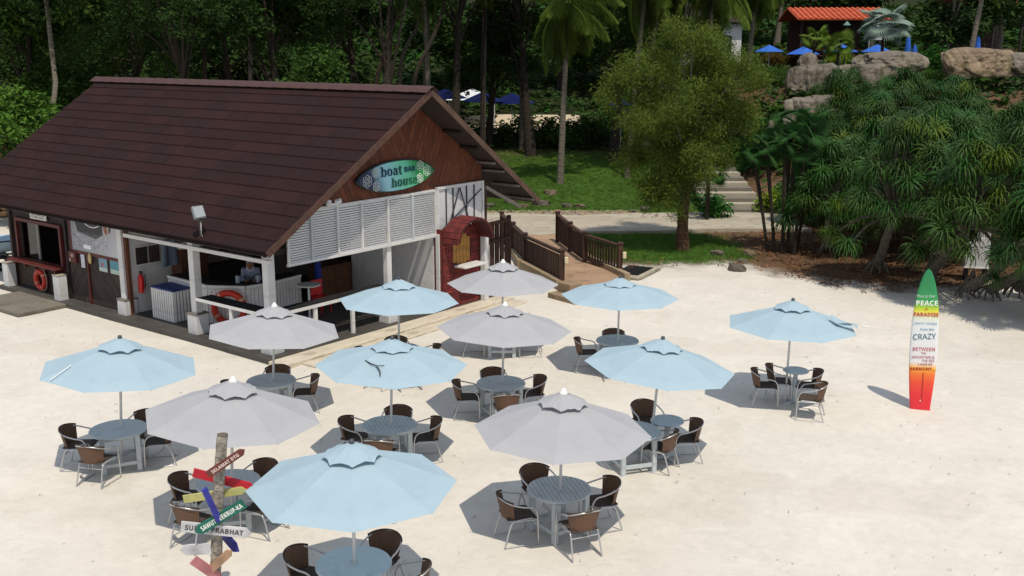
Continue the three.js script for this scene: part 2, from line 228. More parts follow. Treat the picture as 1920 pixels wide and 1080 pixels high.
// --- roof
const E0 = { b: -.46, y: 2.83 }, RD = { b: 4.85, y: 6.42 }, E1 = { b: 10.16, y: 2.90 };
const aR = [-.6, -1.0], aL = [14.9, 14.75]; // verge positions at eave / ridge
{
  const roof = part('roof', (() => { // boarded underside
    const P = []; const q = (p1, p2, p3, p4) => P.push(...p1, ...p2, ...p3, ...p1, ...p3, ...p4);
    for (const dy of [-.04, -.11]) for (const E of [E0, E1]) q([E.b, E.y + dy, -aR[0]], [E.b, E.y + dy, -aL[0]], [RD.b, RD.y + dy, -aL[1]], [RD.b, RD.y + dy, -aR[1]]);
    const g = new THREE.BufferGeometry(); g.setAttribute('position', new THREE.Float32BufferAttribute(P, 3)); g.computeVertexNormals(); return g;
  })(), M([50, 38, 32], .9, DS), house);
  const slope = (E, t) => ({ b: E.b + (RD.b - E.b) * t, y: E.y + (RD.y - E.y) * t });
  const rows = 15, tileW = 1.06, back = [];
  for (const [E, front] of [[E0, true], [E1, false]]) for (let r = 0; r < rows; r++) {
    const t0 = r / rows - (r ? .012 : .004), t1 = (r + 1) / rows, p0 = slope(E, t0), p1 = slope(E, t1), as = aR[0] + (aR[1] - aR[0]) * t0, ae = aL[0] + (aL[1] - aL[0]) * t0, as1 = aR[0] + (aR[1] - aR[0]) * t1;
    const off = (r % 2) * tileW / 2; let a = as - .03;
    const cuts = [as - .03]; for (let c = Math.ceil((as + .2 - off) / tileW) * tileW + off; c < ae - .2; c += tileW) cuts.push(c); cuts.push(ae + .03);
    for (let k = 0; k < cuts.length - 1; k++) {
      const a0 = cuts[k] + .001, a1 = cuts[k + 1] - .001, dv = r === 0 && front ? .012 * (R() - .5) : .006 * (R() - .5);
      const up = .042 + dv, lo = .004, th = .036; // lower edge rides on the row below
      const A0 = k === 0 ? [a0, a0 + (as1 - as)] : [a0, a0], A1 = [a1, a1];
      const q = [[p0.b, p0.y + up, -A0[0]], [p0.b, p0.y + up, -A1[0]], [p1.b, p1.y + lo, -A1[1]], [p1.b, p1.y + lo, -A0[1]]], l = q.map(v => [v[0], v[1] - th, v[2]]);
      const P = [], UVs = [], f = (i, j, m, n) => { P.push(...i, ...j, ...m, ...i, ...m, ...n); }; const fl = front ? 0 : 1;
      const F = (i, j, m, n) => fl ? f(n, m, j, i) : f(i, j, m, n);
      F(q[0], q[3], q[2], q[1]); F(l[0], l[1], l[2], l[3]); F(q[0], q[1], l[1], l[0]); F(q[1], q[2], l[2], l[1]); F(q[3], q[0], l[0], l[3]);
      const ou = R() * 4, ov = R() * 4; for (let i = 0; i < P.length; i += 3) UVs.push(P[i + 2] + ou, P[i] * 1.2 + ov);
      const g = new THREE.BufferGeometry(); g.setAttribute('position', new THREE.Float32BufferAttribute(P, 3)); g.setAttribute('uv', new THREE.Float32BufferAttribute(UVs, 2)); g.computeVertexNormals();
      if (front) part('roof_tile', g, mt.shingle[Math.floor(R() * 6)], roof); else back.push(g);
    }
  }
  tag(part('rear_roof_tiles', back, mt.shingle[0], roof), null, null, null, 'stuff');
  // ridge caps
  for (let a = -1.08; a < 14.8; a += .62) { const g = shell((u, v) => { const x = (u - .5) * .5; return V(RD.b + x, RD.y + .085 - Math.abs(x) * .62 + (v < .5 ? 0 : .012), -(a + v * .66)); }, 4, 1, .02); part('ridge_cap', g, mt.ridge, roof); }
  // verge boards and purlins under the open gable
  part('verge_board', beam(V(E0.b, E0.y - .06, -aR[0] + .03), V(RD.b, RD.y - .06, -aR[1] + .03), .03, .16), M([92, 62, 50], .8, { map: TX.grain }), roof);
  part('verge_board', beam(V(E1.b, E1.y - .06, -aR[0] + .03), V(RD.b, RD.y - .06, -aR[1] + .03), .03, .16), M([104, 78, 64], .8, { map: TX.grain }), roof);
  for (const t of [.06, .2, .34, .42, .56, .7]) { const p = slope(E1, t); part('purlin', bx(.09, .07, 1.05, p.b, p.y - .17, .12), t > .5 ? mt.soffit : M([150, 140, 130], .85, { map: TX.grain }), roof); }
  for (const t of [.1, .28, .46, .64, .82]) { const p = slope(E0, t); part('purlin', bx(.09, .07, .9, p.b, p.y - .17, .2), mt.soffit, roof); }
  part('brace', beam(V(8.2, 3.45, .06), V(9.55, 2.72, .35), .09, .09), M([160, 152, 142], .85, { map: TX.grain }), roof);
}
// --- gable boards
{
  const yAt = b => b < RD.b ? E0.y + (b - E0.b) / (RD.b - E0.b) * (RD.y - E0.y) - .14 : E1.y + (E1.b - b) / (E1.b - RD.b) * (RD.y - E1.y) - .14;
  const gb = part('gable_backing', (() => { const g = new THREE.ExtrudeGeometry(new THREE.Shape([[1.0, 3.5], [8.05, 3.5], [8.05, yAt(8.05)], [RD.b, yAt(RD.b)], [1.0, yAt(1.0)]].map(p => new THREE.Vector2(...p))), { depth: .03, bevelEnabled: false }); g.translate(0, 0, -.06); return g; })(), mt.darkTrim, house);
  const L = [[1.35, 3.56], [RD.b, 3.56], [RD.b, yAt(RD.b)], [1.35, yAt(1.35)]], Rr = [[RD.b, 3.56], [8.1, 3.56], [8.1, yAt(8.1)], [RD.b, yAt(RD.b)]];
  for (const [poly, an] of [[L, .42], [Rr, -.42]]) for (const g of boards(poly, .16, .008, an, .03)) { g.translate(0, 0, -.028); part('board', g, mt.gable[Math.floor(R() * 3)], gb); }
  // white frames and louvre screens
  const sc = part('screen_frame', [bx(5.4, .07, .07, 3.32, 2.27, .02), bx(4.75, .06, .07, 3.62, 3.57, .02)], mt.whiteClean, house);
  const bs = [.68, 1.42, 2.3, 3.15, 4.12, 5.08, 6.02];
  for (let k = 0; k < 6; k++) {
    const b0 = bs[k], b1 = bs[k + 1], sl = [];
    for (let y = 2.33; y < 3.54; y += .062) { const bb = Math.max(b0 + .03, E0.b + (y + .12 - E0.y) / (RD.y - E0.y) * (RD.b - E0.b)); if (b1 - .03 - bb > .05) sl.push(bx(b1 - .03 - bb, .056, .008, (bb + b1 - .03) / 2, y, .0, .5)); }
    part('louvre_slats', sl, M([216, 219, 221], .6), sc);
    const top = Math.min(3.55, E0.y + (b1 - E0.b) / (RD.b - E0.b) * (RD.y - E0.y) - .14); part('stile', bx(.05, top - 2.3, .06, b1, (top + 2.3) / 2, .03), k === 0 || k === 4 ? mt.greyPaint : mt.whiteClean, sc);
  }
  part('stile', bx(.05, .95, .06, .66, 2.72, .03), mt.whiteClean, sc);
  const wp = part('white_panel', [bx(2.0, 1.5, .05, 7.06, 2.85, .04)], mt.whiteB, house);
  part('panel_frame', [bx(.07, 1.5, .1, 6.06, 2.85, .06), bx(.07, 1.5, .1, 8.06, 2.85, .06), bx(2.07, .07, .1, 7.06, 3.62, .06)], mt.whiteClean, wp);
  for (const b of [6.42, 6.72, 7.32, 7.66]) part('batten', bx(.03, 1.44, .03, b, 2.86, .085), M([52, 56, 62], .7), wp);
  for (const [p, q] of [[[6.1, 2.35], [7.98, 3.42]], [[6.38, 2.2], [6.98, 3.55]], [[7.0, 3.55], [7.5, 2.3]]]) part('brace', beam(V(...p, .105), V(...q, .105), .03, .02), M([40, 42, 48], .7), wp);
  // gable side walls: right corner boards
  part('corner_post', bx(.16, 3.6, .16, 8.2, 1.8, -.02), mt.ramp[0], house);
  const sw = part('side_wall', bx(.08, 3.0, 12.4, 8.2, 1.5, -6.4), mt.brownWall[0], house);
  part('rear_wall', bx(8.0, 3.0, .08, 4.1, 1.5, -12.75), mt.brownWall[1], house);
}
// --- brown timber front wall on the long side (local z from -6.3 to -12.7, at x = .2), boards set on the diagonal
{
  const wall = part('front_wall', [bx(.05, 2.5, 3.1, .24, SLAB + 1.25, -7.9), bx(.05, .93, 3.2, .24, SLAB + .46, -11.05), bx(.05, .42, 3.2, .24, 2.5, -11.05), bx(.05, 1.3, .5, .24, 1.7, -12.5)], mt.darkTrim, house);
  const put = (poly, an, n = .15) => { for (const g of boards(poly, n, .008, an, .022)) { g.rotateY(-Math.PI / 2); g.translate(.212, 0, 0); part('board', g, mt.brownWall[Math.floor(R() * 3)], wall); } };
  // in rotated frame: shape x -> world z (after rotateY(-90): x->z ; keep sign)
  put([[-8.35, .14], [-6.42, .14], [-6.42, 2.62], [-8.35, 2.62]], .78); put([[-9.45, .14], [-8.42, .14], [-8.42, 2.62], [-9.45, 2.62]], 2.36);
  put([[-11.2, .14], [-9.6, .14], [-9.6, 1.05], [-11.2, 1.05]], .78); put([[-12.75, .14], [-11.2, .14], [-11.2, 1.05], [-12.75, 1.05]], 2.36); put([[-12.75, 2.3], [-9.6, 2.3], [-9.6, 2.68], [-12.75, 2.68]], 1.57);
  part('door_post', [bx(.07, 1.5, .07, .17, .88, -8.39)], mt.redTrim, wall); part('door_post', bx(.08, 2.56, .1, .17, 1.4, -9.52), mt.darkTrim, wall); part('corner_post', bx(.08, 2.56, .12, .17, 1.4, -12.82), mt.darkTrim, wall);
  part('corner_post', bx(.1, 2.56, .14, .19, 1.4, -6.36), M([112, 66, 44], .8, { map: TX.grain }), wall);
  const win = part('serving_window', [bx(.1, .1, 2.72, .16, 2.28, -11.1), bx(.1, 1.3, .1, .16, 1.66, -9.8), bx(.1, 1.3, .1, .16, 1.66, -12.42)], mt.redTrim, house);
  part('sill', [rbx(.5, .05, 2.9, .02, 1.03, -11.1, .012), ...[-9.9, -10.5, -11.1, -11.7, -12.3].map(z => bx(.3, .14, .06, .06, .93, z))], mt.redTrim, win);
  part('sliding_pane', bx(.012, 1.18, .62, .3, 1.66, -11.8), mt.glassD, win); part('mullion', bx(.04, 1.18, .12, .3, 1.66, -11.42), M([128, 128, 124], .7), win);
  // interior partitions and bar back wall
  part('partition_wall', bx(2.4, 2.5, .08, 1.5, SLAB + 1.25, -6.42), mt.white, house);
  part('partition_wall', bx(.08, 2.42, 3.4, 6.02, SLAB + 1.21, -1.76), mt.whiteClean, house);
  part('partition_wall', bx(5.6, 2.9, .08, 5.3, SLAB + 1.45, -6.6), mt.darkIn, house); part('room_wall', [bx(.08, 2.5, 2.0, 2.7, 1.4, -11.6), bx(8, .04, 6.2, 4.2, 2.9, -9.6)], mt.darkIn, house);
  part('beam', [bx(.1, .1, 6.3, .1, 2.43, -3.1), bx(.1, .06, 3.1, .1, 2.66, -4.75)], mt.whiteClean, house);
  part('beam', [bx(7.9, .16, .1, 4.0, 2.62, -.16)], mt.darkTrim, house);
}
// --- columns with plinths
{
  const specs = [[0, 0, .42, .62, 'white square column on a plinth at the outer corner of the bar'], [3.02, 0, .4, .62, 'white square column on a plinth between the corner column and the slatted box'], [6.32, -.02, .4, .52, 'white square column on a plinth beside the fire extinguisher']];
  for (const [a, b, w, h, label] of specs) { const t = bthing('column', label, 'column', a, b, 'columns along the bar front'); part('plinth', rbx(w, h, w, .2, SLAB + h / 2 - .1, -.2, .02), mt.whiteB, t); part('plinth_cap', rbx(w + .03, .035, w + .03, .2, SLAB + h - .085, -.2, .01), mt.concreteD, t); part('shaft', rbx(.22, 2.75 - h, .22, .2, SLAB + h + (2.75 - h) / 2 - .068, -.2, .015), mt.whiteClean, t); }
  { const t = bthing('column', 'slim white column on a white block beside the open end of the terrace', 'column', .1, 4.18, 'columns along the bar front'); part('plinth', rbx(.44, .24, .4, .0, SLAB + .1, .02, .02), mt.whiteClean, t); part('shaft', rbx(.17, 2.1, .17, 0, SLAB + 1.25, 0, .012), mt.whiteClean, t); }
  { const t = bthing('column', 'slim white column at the outer corner of the red brick kiosk', 'column', -.42, 7.72, 'columns along the bar front'); part('shaft', rbx(.18, 2.35, .18, 0, SLAB + 1.15, 0, .012), mt.whiteClean, t); }
  { const t = bthing('column', 'slim white post between the white wall and the red brick kiosk', 'column', -.06, 6.05, 'columns along the bar front'); part('shaft', rbx(.14, 2.2, .14, 0, SLAB + 1.1, .05, .012), mt.whiteClean, t); }
  for (const [a, b, label] of [[9.55, .04, 'short white bollard against the brown wall between lifebuoy and notice door'], [12.66, .06, 'short white bollard at the far end of the brown wall under the window sill']]) { const t = bthing('bollard', label, 'bollard', a, b, 'white bollards along the brown wall'); part('post', rbx(.3, .86, .3, -.12, .43, -.1, .02), mt.whiteB, t); part('cap', rbx(.32, .03, .32, -.12, .87, -.1, .008), mt.concrete, t); }
}
// --- brick kiosk with tiled hood
{
  const k = bthing('brick_kiosk', 'red brick kiosk with arched wooden shutter, white shelf and barrel tile hood', 'kiosk', -.12, 6.85);
  part('core', bx(1.62, 2.3, .3, 0, SLAB + 1.15, -.05), mt.mortar, k);
  const wallp = part('brick_wall', bx(1.58, .05, .3, 0, SLAB + .02, .0), mt.mortar, k);
  const bh = .075, bl = .225; let n = 0;
  for (let r = 0; r < 29; r++) { const y = SLAB + .05 + r * (bh + .004); for (let c = -1; c < 8; c++) { let x0 = -.8 + c * (bl + .006) + (r % 2) * bl / 2, x1 = x0 + bl; x0 = Math.max(x0, -.8); x1 = Math.min(x1, .8); if (x1 - x0 < .05) continue; const inArch = y > 1.36 && y < 1.9 + Math.sqrt(Math.max(0, .36 ** 2 - ((x0 + x1) / 2) ** 2)) && x1 > -.4 && x0 < .4; if (inArch) { if (x0 < -.4) x1 = -.4; else if (x1 > .4) x0 = .4; else continue; if (x1 - x0 < .04) continue; } part('brick', bx(x1 - x0, bh - .006, .05, (x0 + x1) / 2, y + bh / 2, .13 + .012 * (R() - .3)), mt.brick[Math.floor(R() * 3)], wallp); n++; } }
  // side faces of the brickwork
  for (let r = 0; r < 29; r++) { const y = SLAB + .05 + r * (bh + .004); for (const s of [-1, 1]) part('brick', bx(.05, bh - .006, .22, s * .815, y + bh / 2, -.04), mt.brick[r % 3], wallp); }
  const sh = part('shutter', (() => { const s = new THREE.Shape(); s.moveTo(-.38, 0); s.lineTo(.38, 0); s.lineTo(.38, .55); s.absarc(0, .55, .38, 0, Math.PI, false); s.lineTo(-.38, 0); const g = new THREE.ExtrudeGeometry(s, { depth: .03, bevelEnabled: false, curveSegments: 12 }); g.translate(0, 1.36, .105); return g; })(), M([150, 104, 46], .8), k);
  for (let i = 0; i < 5; i++) { const x = -.3 + i * .15; part('plank', rbx(.138, .5 + .38 * Math.sqrt(Math.max(0, 1 - (x / .4) ** 2)), .02, x, 1.37 + (.5 + .38 * Math.sqrt(Math.max(0, 1 - (x / .4) ** 2))) / 2, .146, .006), mt.yellowWood, sh); }
  part('shelf', rbx(1.0, .06, .45, .12, 1.33, .4, .02), mt.whiteClean, k);
  // hood: stepped rows of dark red tiles over an arch
  const hood = part('hood', shell((u, v) => { const t = Math.PI * (.02 + .96 * u); return V(-Math.cos(t) * .72, 2.08 + Math.sin(t) * .62, .1 + v * .62); }, 16, 2, .05), mt.brickDark, k);
  for (let i = 0; i < 13; i++) { const t = Math.PI * (i + .5) / 13; for (let j = 0; j < 2; j++) part('hood_tile', rbx(.2, .035, .33, -Math.cos(t) * .765, 2.08 + Math.sin(t) * .665, .25 + j * .31, .01, 0, 0, Math.PI / 2 - t + (t < 1.57 ? -.12 : .12)), mt.brick[(i + j) % 2], hood); }
}
// --- bar counter (polygonal, white slats, dark top)
{
  const poly = [[5.7, 1.05], [3.75, .95], [2.85, 1.5], [2.72, 2.2], [2.85, 3.4]]; // (a,b) line of the front face
  const c = bthing('bar_counter', 'white slatted bar counter with black top inside the hut', 'counter', 3.6, 1.2); const lo = ([a, b]) => V(b - 1.2, 0, -(a - 3.6));
  const topM = mt.blackM, panel = part('front_panel', poly.slice(0, -1).map((p, i) => { const A = lo(p), B = lo(poly[i + 1]); A.y = B.y = SLAB + .52; return beam(A, B, .05, 1.02); }), mt.whiteB, c);
  for (let i = 0; i < poly.length - 1; i++) { const A = lo(poly[i]), B = lo(poly[i + 1]), L = A.distanceTo(B), n = Math.round(L / .12), dir = B.clone().sub(A).normalize(), nor = V(dir.z, 0, -dir.x); if (nor.dot(V(-1, 0, 1)) < 0) nor.negate(); for (let k = 0; k < n; k++) { const p = A.clone().addScaledVector(dir, (k + .5) * L / n).addScaledVector(nor, .034); const g = bx(L / n - .018, .94, .02); g.rotateY(-Math.atan2(dir.z, dir.x)); g.translate(p.x, SLAB + .5, p.z); part('slat', g, mt.whiteClean, panel); } const a2 = A.clone(), b2 = B.clone(); a2.addScaledVector(nor, .03); b2.addScaledVector(nor, .03); a2.y = b2.y = SLAB + 1.05; part('edge_trim', beam(a2, b2, .08, .07), mt.whiteClean, c); }
  part('counter_top', poly.slice(0, -1).map((p, i) => { const A = lo(p), B = lo(poly[i + 1]), d = B.clone().sub(A).normalize(), nor = V(-d.z, 0, d.x); if (nor.dot(V(1, 0, -1)) < 0) nor.negate(); A.addScaledVector(nor, .24); B.addScaledVector(nor, .24).addScaledVector(d, .0); A.y = B.y = SLAB + 1.06 + i * .002; return beam(A, B, .5, .05); }), topM, c);
}
// --- shelf counters between the columns (black top, white edge, thin posts)
for (const [a0, b0, a1, b1, posts, label] of [[2.9, -.02, .25, -.02, [1.5], 'narrow black ledge with white edge between the two front columns'], [-.02, .3, -.02, 4.05, [1.4, 2.68], 'narrow black ledge with white edge running along the gable end']]) {
  const along = a0 === a1; const c = bthing('ledge_counter', label, 'counter', 0, 0, null); const A = V(b0, 1.13, -a0), B = V(b1, 1.13, -a1);
  if (along) { part('ledge_top', bx(b1 - b0, .045, .46, (b0 + b1) / 2, 1.13, -.14), mt.blackM, c); part('edge', bx(b1 - b0, .075, .035, (b0 + b1) / 2, 1.115, .11), mt.whiteClean, c); for (const p of posts) part('post', rbx(.1, 1.12, .08, p, .57, .06, .008), mt.whiteClean, c); }
  else { part('ledge_top', bx(.46, .045, a0 - a1, .2, 1.13, -(a0 + a1) / 2), mt.blackM, c); part('edge', bx(.035, .075, a0 - a1, -.045, 1.115, -(a0 + a1) / 2), mt.whiteClean, c); for (const p of posts) part('post', rbx(.08, 1.12, .1, 0, .57, -p, .008), mt.whiteClean, c); }
}
// --- slatted box, extinguisher, lifebuoys, notices, floodlight and other fittings
{
  const t = bthing('slatted_box', 'white slatted box with a blue lid standing beside the bar', 'box', 5.05, .72, null, SLAB);
  part('carcass', bx(.7, .82, 1.0, 0, .42, 0), mt.darkTrim, t);
  for (let i = 0; i < 7; i++) { part('slat', rbx(.078, .86, .02, -.31 + i * .104, .44, .515, .005), mt.white, t); }
  for (let i = 0; i < 10; i++) part('slat', rbx(.02, .86, .078, -.365, .44, -.46 + i * .103, .005), mt.white, t);
  part('lid', rbx(.76, .05, 1.06, 0, .89, 0, .015), mt.blueTop, t);
}
{
  const t = bthing('fire_extinguisher', 'red fire extinguisher hung on the white wall by the column', 'extinguisher', 6.22, .48, null, .72);
  const lathe = new THREE.LatheGeometry([[0, 0], [.075, 0], [.085, .02], [.085, .42], [.07, .48], [.03, .52], [.025, .55], [0, .55]].map(p => new THREE.Vector2(...p)), 14); part('cylinder', lathe, mt.ext, t); part('valve', [bx(.04, .05, .04, 0, .57, 0), bx(.03, .02, .16, 0, .61, .04)], mt.black, t); part('hose', tubeP([V(0, .56, .02), V(.1, .5, .05), V(.1, .3, .06), V(.09, .15, .06)], .012, 12, 6), mt.black, t); part('label_patch', new THREE.CylinderGeometry(.0865, .0865, .16, 12, 1, true, .2, 1.3), M([220, 214, 206], .5), t);
}
function lifebuoy(label, a, b, y, R0, r0, rotX, rotY) {
  const t = bthing('lifebuoy', label, 'lifebuoy', a, b, 'orange lifebuoys on the hut', y); const g = new THREE.TorusGeometry(R0, r0, 12, 36); g.rotateY(-Math.PI / 2 + rotY); part('ring', g, M([204, 52, 30], .55, { map: TX.mottle }), t);
  for (let i = 0; i < 4; i++) { const an = i * Math.PI / 2 + .5, s = new THREE.TorusGeometry(R0, r0 + .008, 10, 4, .16); s.rotateZ(an); s.rotateY(-Math.PI / 2 + rotY); part('band', s, M([200, 150, 130], .6), t); }
  const rope = []; for (let i = 0; i < 40; i++) { const an = i / 40 * Math.PI * 2, q = R0 + r0 * 1.05 + .03 * Math.abs(Math.sin(an * 2)); rope.push(V(0, Math.sin(an) * q, Math.cos(an) * q).applyAxisAngle(V(0, 1, 0), rotY)); } part('rope', tubeP(rope, .009, 60, 5, true), M([206, 190, 176], .8), t);
}
lifebuoy('orange lifebuoy hanging on the brown wall below the serving window', 11.1, .08, .5, .26, .085, 0, 0);
lifebuoy('red lifebuoy leaning on the white bar counter behind the black ledge', 3.1, 1.12, .62, .42, .09, 0, .55);
function flat(name, label, cat, a, b, y, w, h, draw, group) { // a printed panel on the long brown wall
  const cv = document.createElement('canvas'); cv.width = Math.min(512, Math.round(w * 400)); cv.height = Math.round(cv.width * h / w); draw(cv.getContext('2d'), cv.width, cv.height); const tx = new THREE.CanvasTexture(cv); tx.colorSpace = THREE.SRGBColorSpace;
  const t = bthing(name, label, cat, a, b, group, y); part('backing', bx(.02, h, w, 0, 0, 0), M([150, 148, 144], .8), t); const p = new THREE.PlaneGeometry(w - .01, h - .01); p.rotateY(-Math.PI / 2); p.translate(-.014, 0, 0); part('print', p, new THREE.MeshStandardMaterial({ map: tx, roughness: .6 }), t); return t;
}
const noisy = (c, w, h, n, cols, s0, s1) => { for (let i = 0; i < n; i++) { c.fillStyle = cols[Math.floor(R() * cols.length)]; c.globalAlpha = rr(.15, .6); c.beginPath(); c.ellipse(R() * w, R() * h, rr(s0, s1), rr(s0, s1) * .4, R() * 3, 0, 7); c.fill(); } c.globalAlpha = 1; };
{
  const t = flat('banner', 'large grey and white printed banner in a dark red frame on the brown wall', 'banner', 7.85, .155, 2.17, 2.6, .98, (c, w, h) => {
    const g = c.createLinearGradient(0, 0, w, h); g.addColorStop(0, '#8c9098'); g.addColorStop(.5, '#a0a2a8'); g.addColorStop(1, '#c2c4c8'); c.fillStyle = g; c.fillRect(0, 0, w, h);
    c.fillStyle = '#33353c'; c.beginPath(); c.moveTo(w * .1, h * .12); c.lineTo(w * .66, h * .1); c.lineTo(w * .66, h * .4); c.lineTo(w * .5, h * .55); c.lineTo(w * .14, h * .4); c.fill();
    c.save(); c.beginPath(); c.rect(0, h * .35, w, h * .5); c.clip(); for (let i = 0; i < 260; i++) { c.fillStyle = ['#3c3f46', '#74777e', '#b8babf', '#d8dadd'][i % 4]; c.globalAlpha = .35; c.beginPath(); c.ellipse(w * rr(.05, .75), h * rr(.4, .85), rr(3, 20), rr(1, 4), .25, 0, 7); c.fill(); } c.restore(); c.globalAlpha = 1;
    c.strokeStyle = '#e8e8ea'; c.lineWidth = h * .03; c.beginPath(); c.moveTo(w * .25, h * .04); c.quadraticCurveTo(w * .42, h * .34, w * .6, h * .12); c.stroke(); c.fillStyle = '#96604a'; c.beginPath(); c.ellipse(w * .72, h * .2, w * .035, h * .17, -.3, 0, 7); c.fill(); c.fillStyle = '#503a34'; c.beginPath(); c.ellipse(w * .81, h * .16, w * .02, h * .16, .4, 0, 7); c.fill(); c.fillStyle = '#e6e7e8'; c.fillRect(w * .24, h * .78, w * .15, h * .12);
  });
  part('frame', [bx(.05, .09, 2.8, 0, -.53, 0), bx(.05, 1.1, .1, 0, 0, 1.35), bx(.05, 1.1, .1, 0, 0, -1.35)], mt.redTrim, t);
}
flat('notice_poster', 'square poster with a pink shape on blue, on the brown wall', 'poster', 7.58, .165, 1.4, .43, .4, (c, w, h) => { c.fillStyle = '#6d98a8'; c.fillRect(0, 0, w, h); c.fillStyle = '#b6c4bc'; c.fillRect(0, h * .72, w, h * .28); noisy(c, w, h, 30, ['#3f6f86', '#8fb5bf'], 4, 14); c.fillStyle = '#b0526a'; c.beginPath(); c.ellipse(w * .42, h * .48, w * .2, h * .15, .3, 0, 7); c.fill(); }, 'posters under the banner');
flat('notice_poster', 'square poster of blue water and pale shore, nearest the brown wall corner', 'poster', 6.98, .165, 1.4, .45, .4, (c, w, h) => { c.fillStyle = '#4f8a9a'; c.fillRect(0, 0, w, h); c.fillStyle = '#a9c0ac'; c.fillRect(0, h * .68, w, h * .32); noisy(c, w, h, 40, ['#37788e', '#8ab9bf', '#d3e0d6'], 4, 20); }, 'posters under the banner');
flat('paper_notice', 'narrow white paper notice pinned beside the dark key box', 'notice', 8.66, .165, 1.38, .2, .4, (c, w, h) => { c.fillStyle = '#cfd1dc'; c.fillRect(0, 0, w, h); c.fillStyle = '#8b8fa6'; for (let i = 0; i < 8; i++) c.fillRect(w * .15, h * (.12 + i * .1), w * rr(.4, .7), h * .03); });
flat('wall_sign', 'white sign with two lines of black lettering above the serving window', 'sign', 10.9, .1, 2.5, .98, .22, (c, w, h) => { c.fillStyle = '#d8d8d2'; c.fillRect(0, 0, w, h); c.fillStyle = '#15161a'; for (const [y, hh, n, al] of [[.14, .3, 13, .95], [.56, .26, 15, .75]]) for (let i = 0; i < n; i++) { if ((i * 7 + n) % 6 === 5) continue; const x = w * (.08 + .84 * i / n), q = w * .84 / n; c.globalAlpha = al; c.fillRect(x, h * y, q * .28, h * hh); c.fillRect(x, h * (y + (i % 3) * hh / 3), q * .75, h * hh * .28); if (i % 2) c.fillRect(x + q * .5, h * y, q * .25, h * hh); } c.globalAlpha = 1; });
{ const t = bthing('key_box', 'small dark red wooden box with pale fittings on the brown wall', 'box', 9.15, .14, null, 1.45); part('box', rbx(.1, .34, .4, 0, 0, 0, .015), mt.redTrim, t); part('fitting', [bx(.02, .1, .12, -.06, .06, .05), bx(.02, .09, .06, -.06, -.08, -.08)], M([170, 150, 136], .7), t); }
{ const t = bthing('wall_lamp', 'small cream oval lamp fixed on the red door post', 'lamp', 8.2, .12, null, 1.52); const g = new THREE.SphereGeometry(.1, 12, 10); g.scale(.5, 1.7, .8); part('shade', g, M([186, 166, 112], .6), t); part('backplate', bx(.03, .3, .14, .05, 0, 0), mt.darkTrim, t); }
{ // floodlight on the eave
  const t = bthing('floodlight', 'floodlight on a bracket above the edge of the shingle roof', 'floodlight', 2.0, -.38, null, 2.9);
  part('bracket', [beam(V(0, -.02, 0), V(-.02, .45, 0), .05, .05), beam(V(-.02, .42, -.16), V(-.02, .42, .16), .03, .03)], mt.black, t);
  const b = part('housing', rbx(.3, .34, .1, 0, 0, 0, .02, -.5, -.2, 0), M([120, 124, 128], .45, { metalness: .5 }), t); b.position.set(-.04, .62, 0); part('lens', rbx(.25, .28, .02, 0, .0, .055, .006, 0, 0, 0), M([150, 158, 160], .2), b).rotation.set(-.5, -.2, 0);
  part('cable', tubeP([V(-.02, .4, .04), V(-.05, .2, .08), V(.0, .05, .02), V(.06, -.08, .05)], .012, 14, 5), M([190, 190, 186], .6), t);
}
{ const t = bthing('security_lamp', 'pair of small white spotlights on the gable above the louvre screens', 'lamp', -.14, 2.05, null, 3.62); for (const s of [-1, 1]) { const g = new THREE.CylinderGeometry(.06, .08, .14, 12); g.rotateX(1.2); g.rotateY(s * .5); g.translate(s * .16, .08, .05); part('lamp_head', g, mt.knobW, t); } part('mount', bx(.3, .04, .06, 0, .02, .0), mt.knobW, t); }
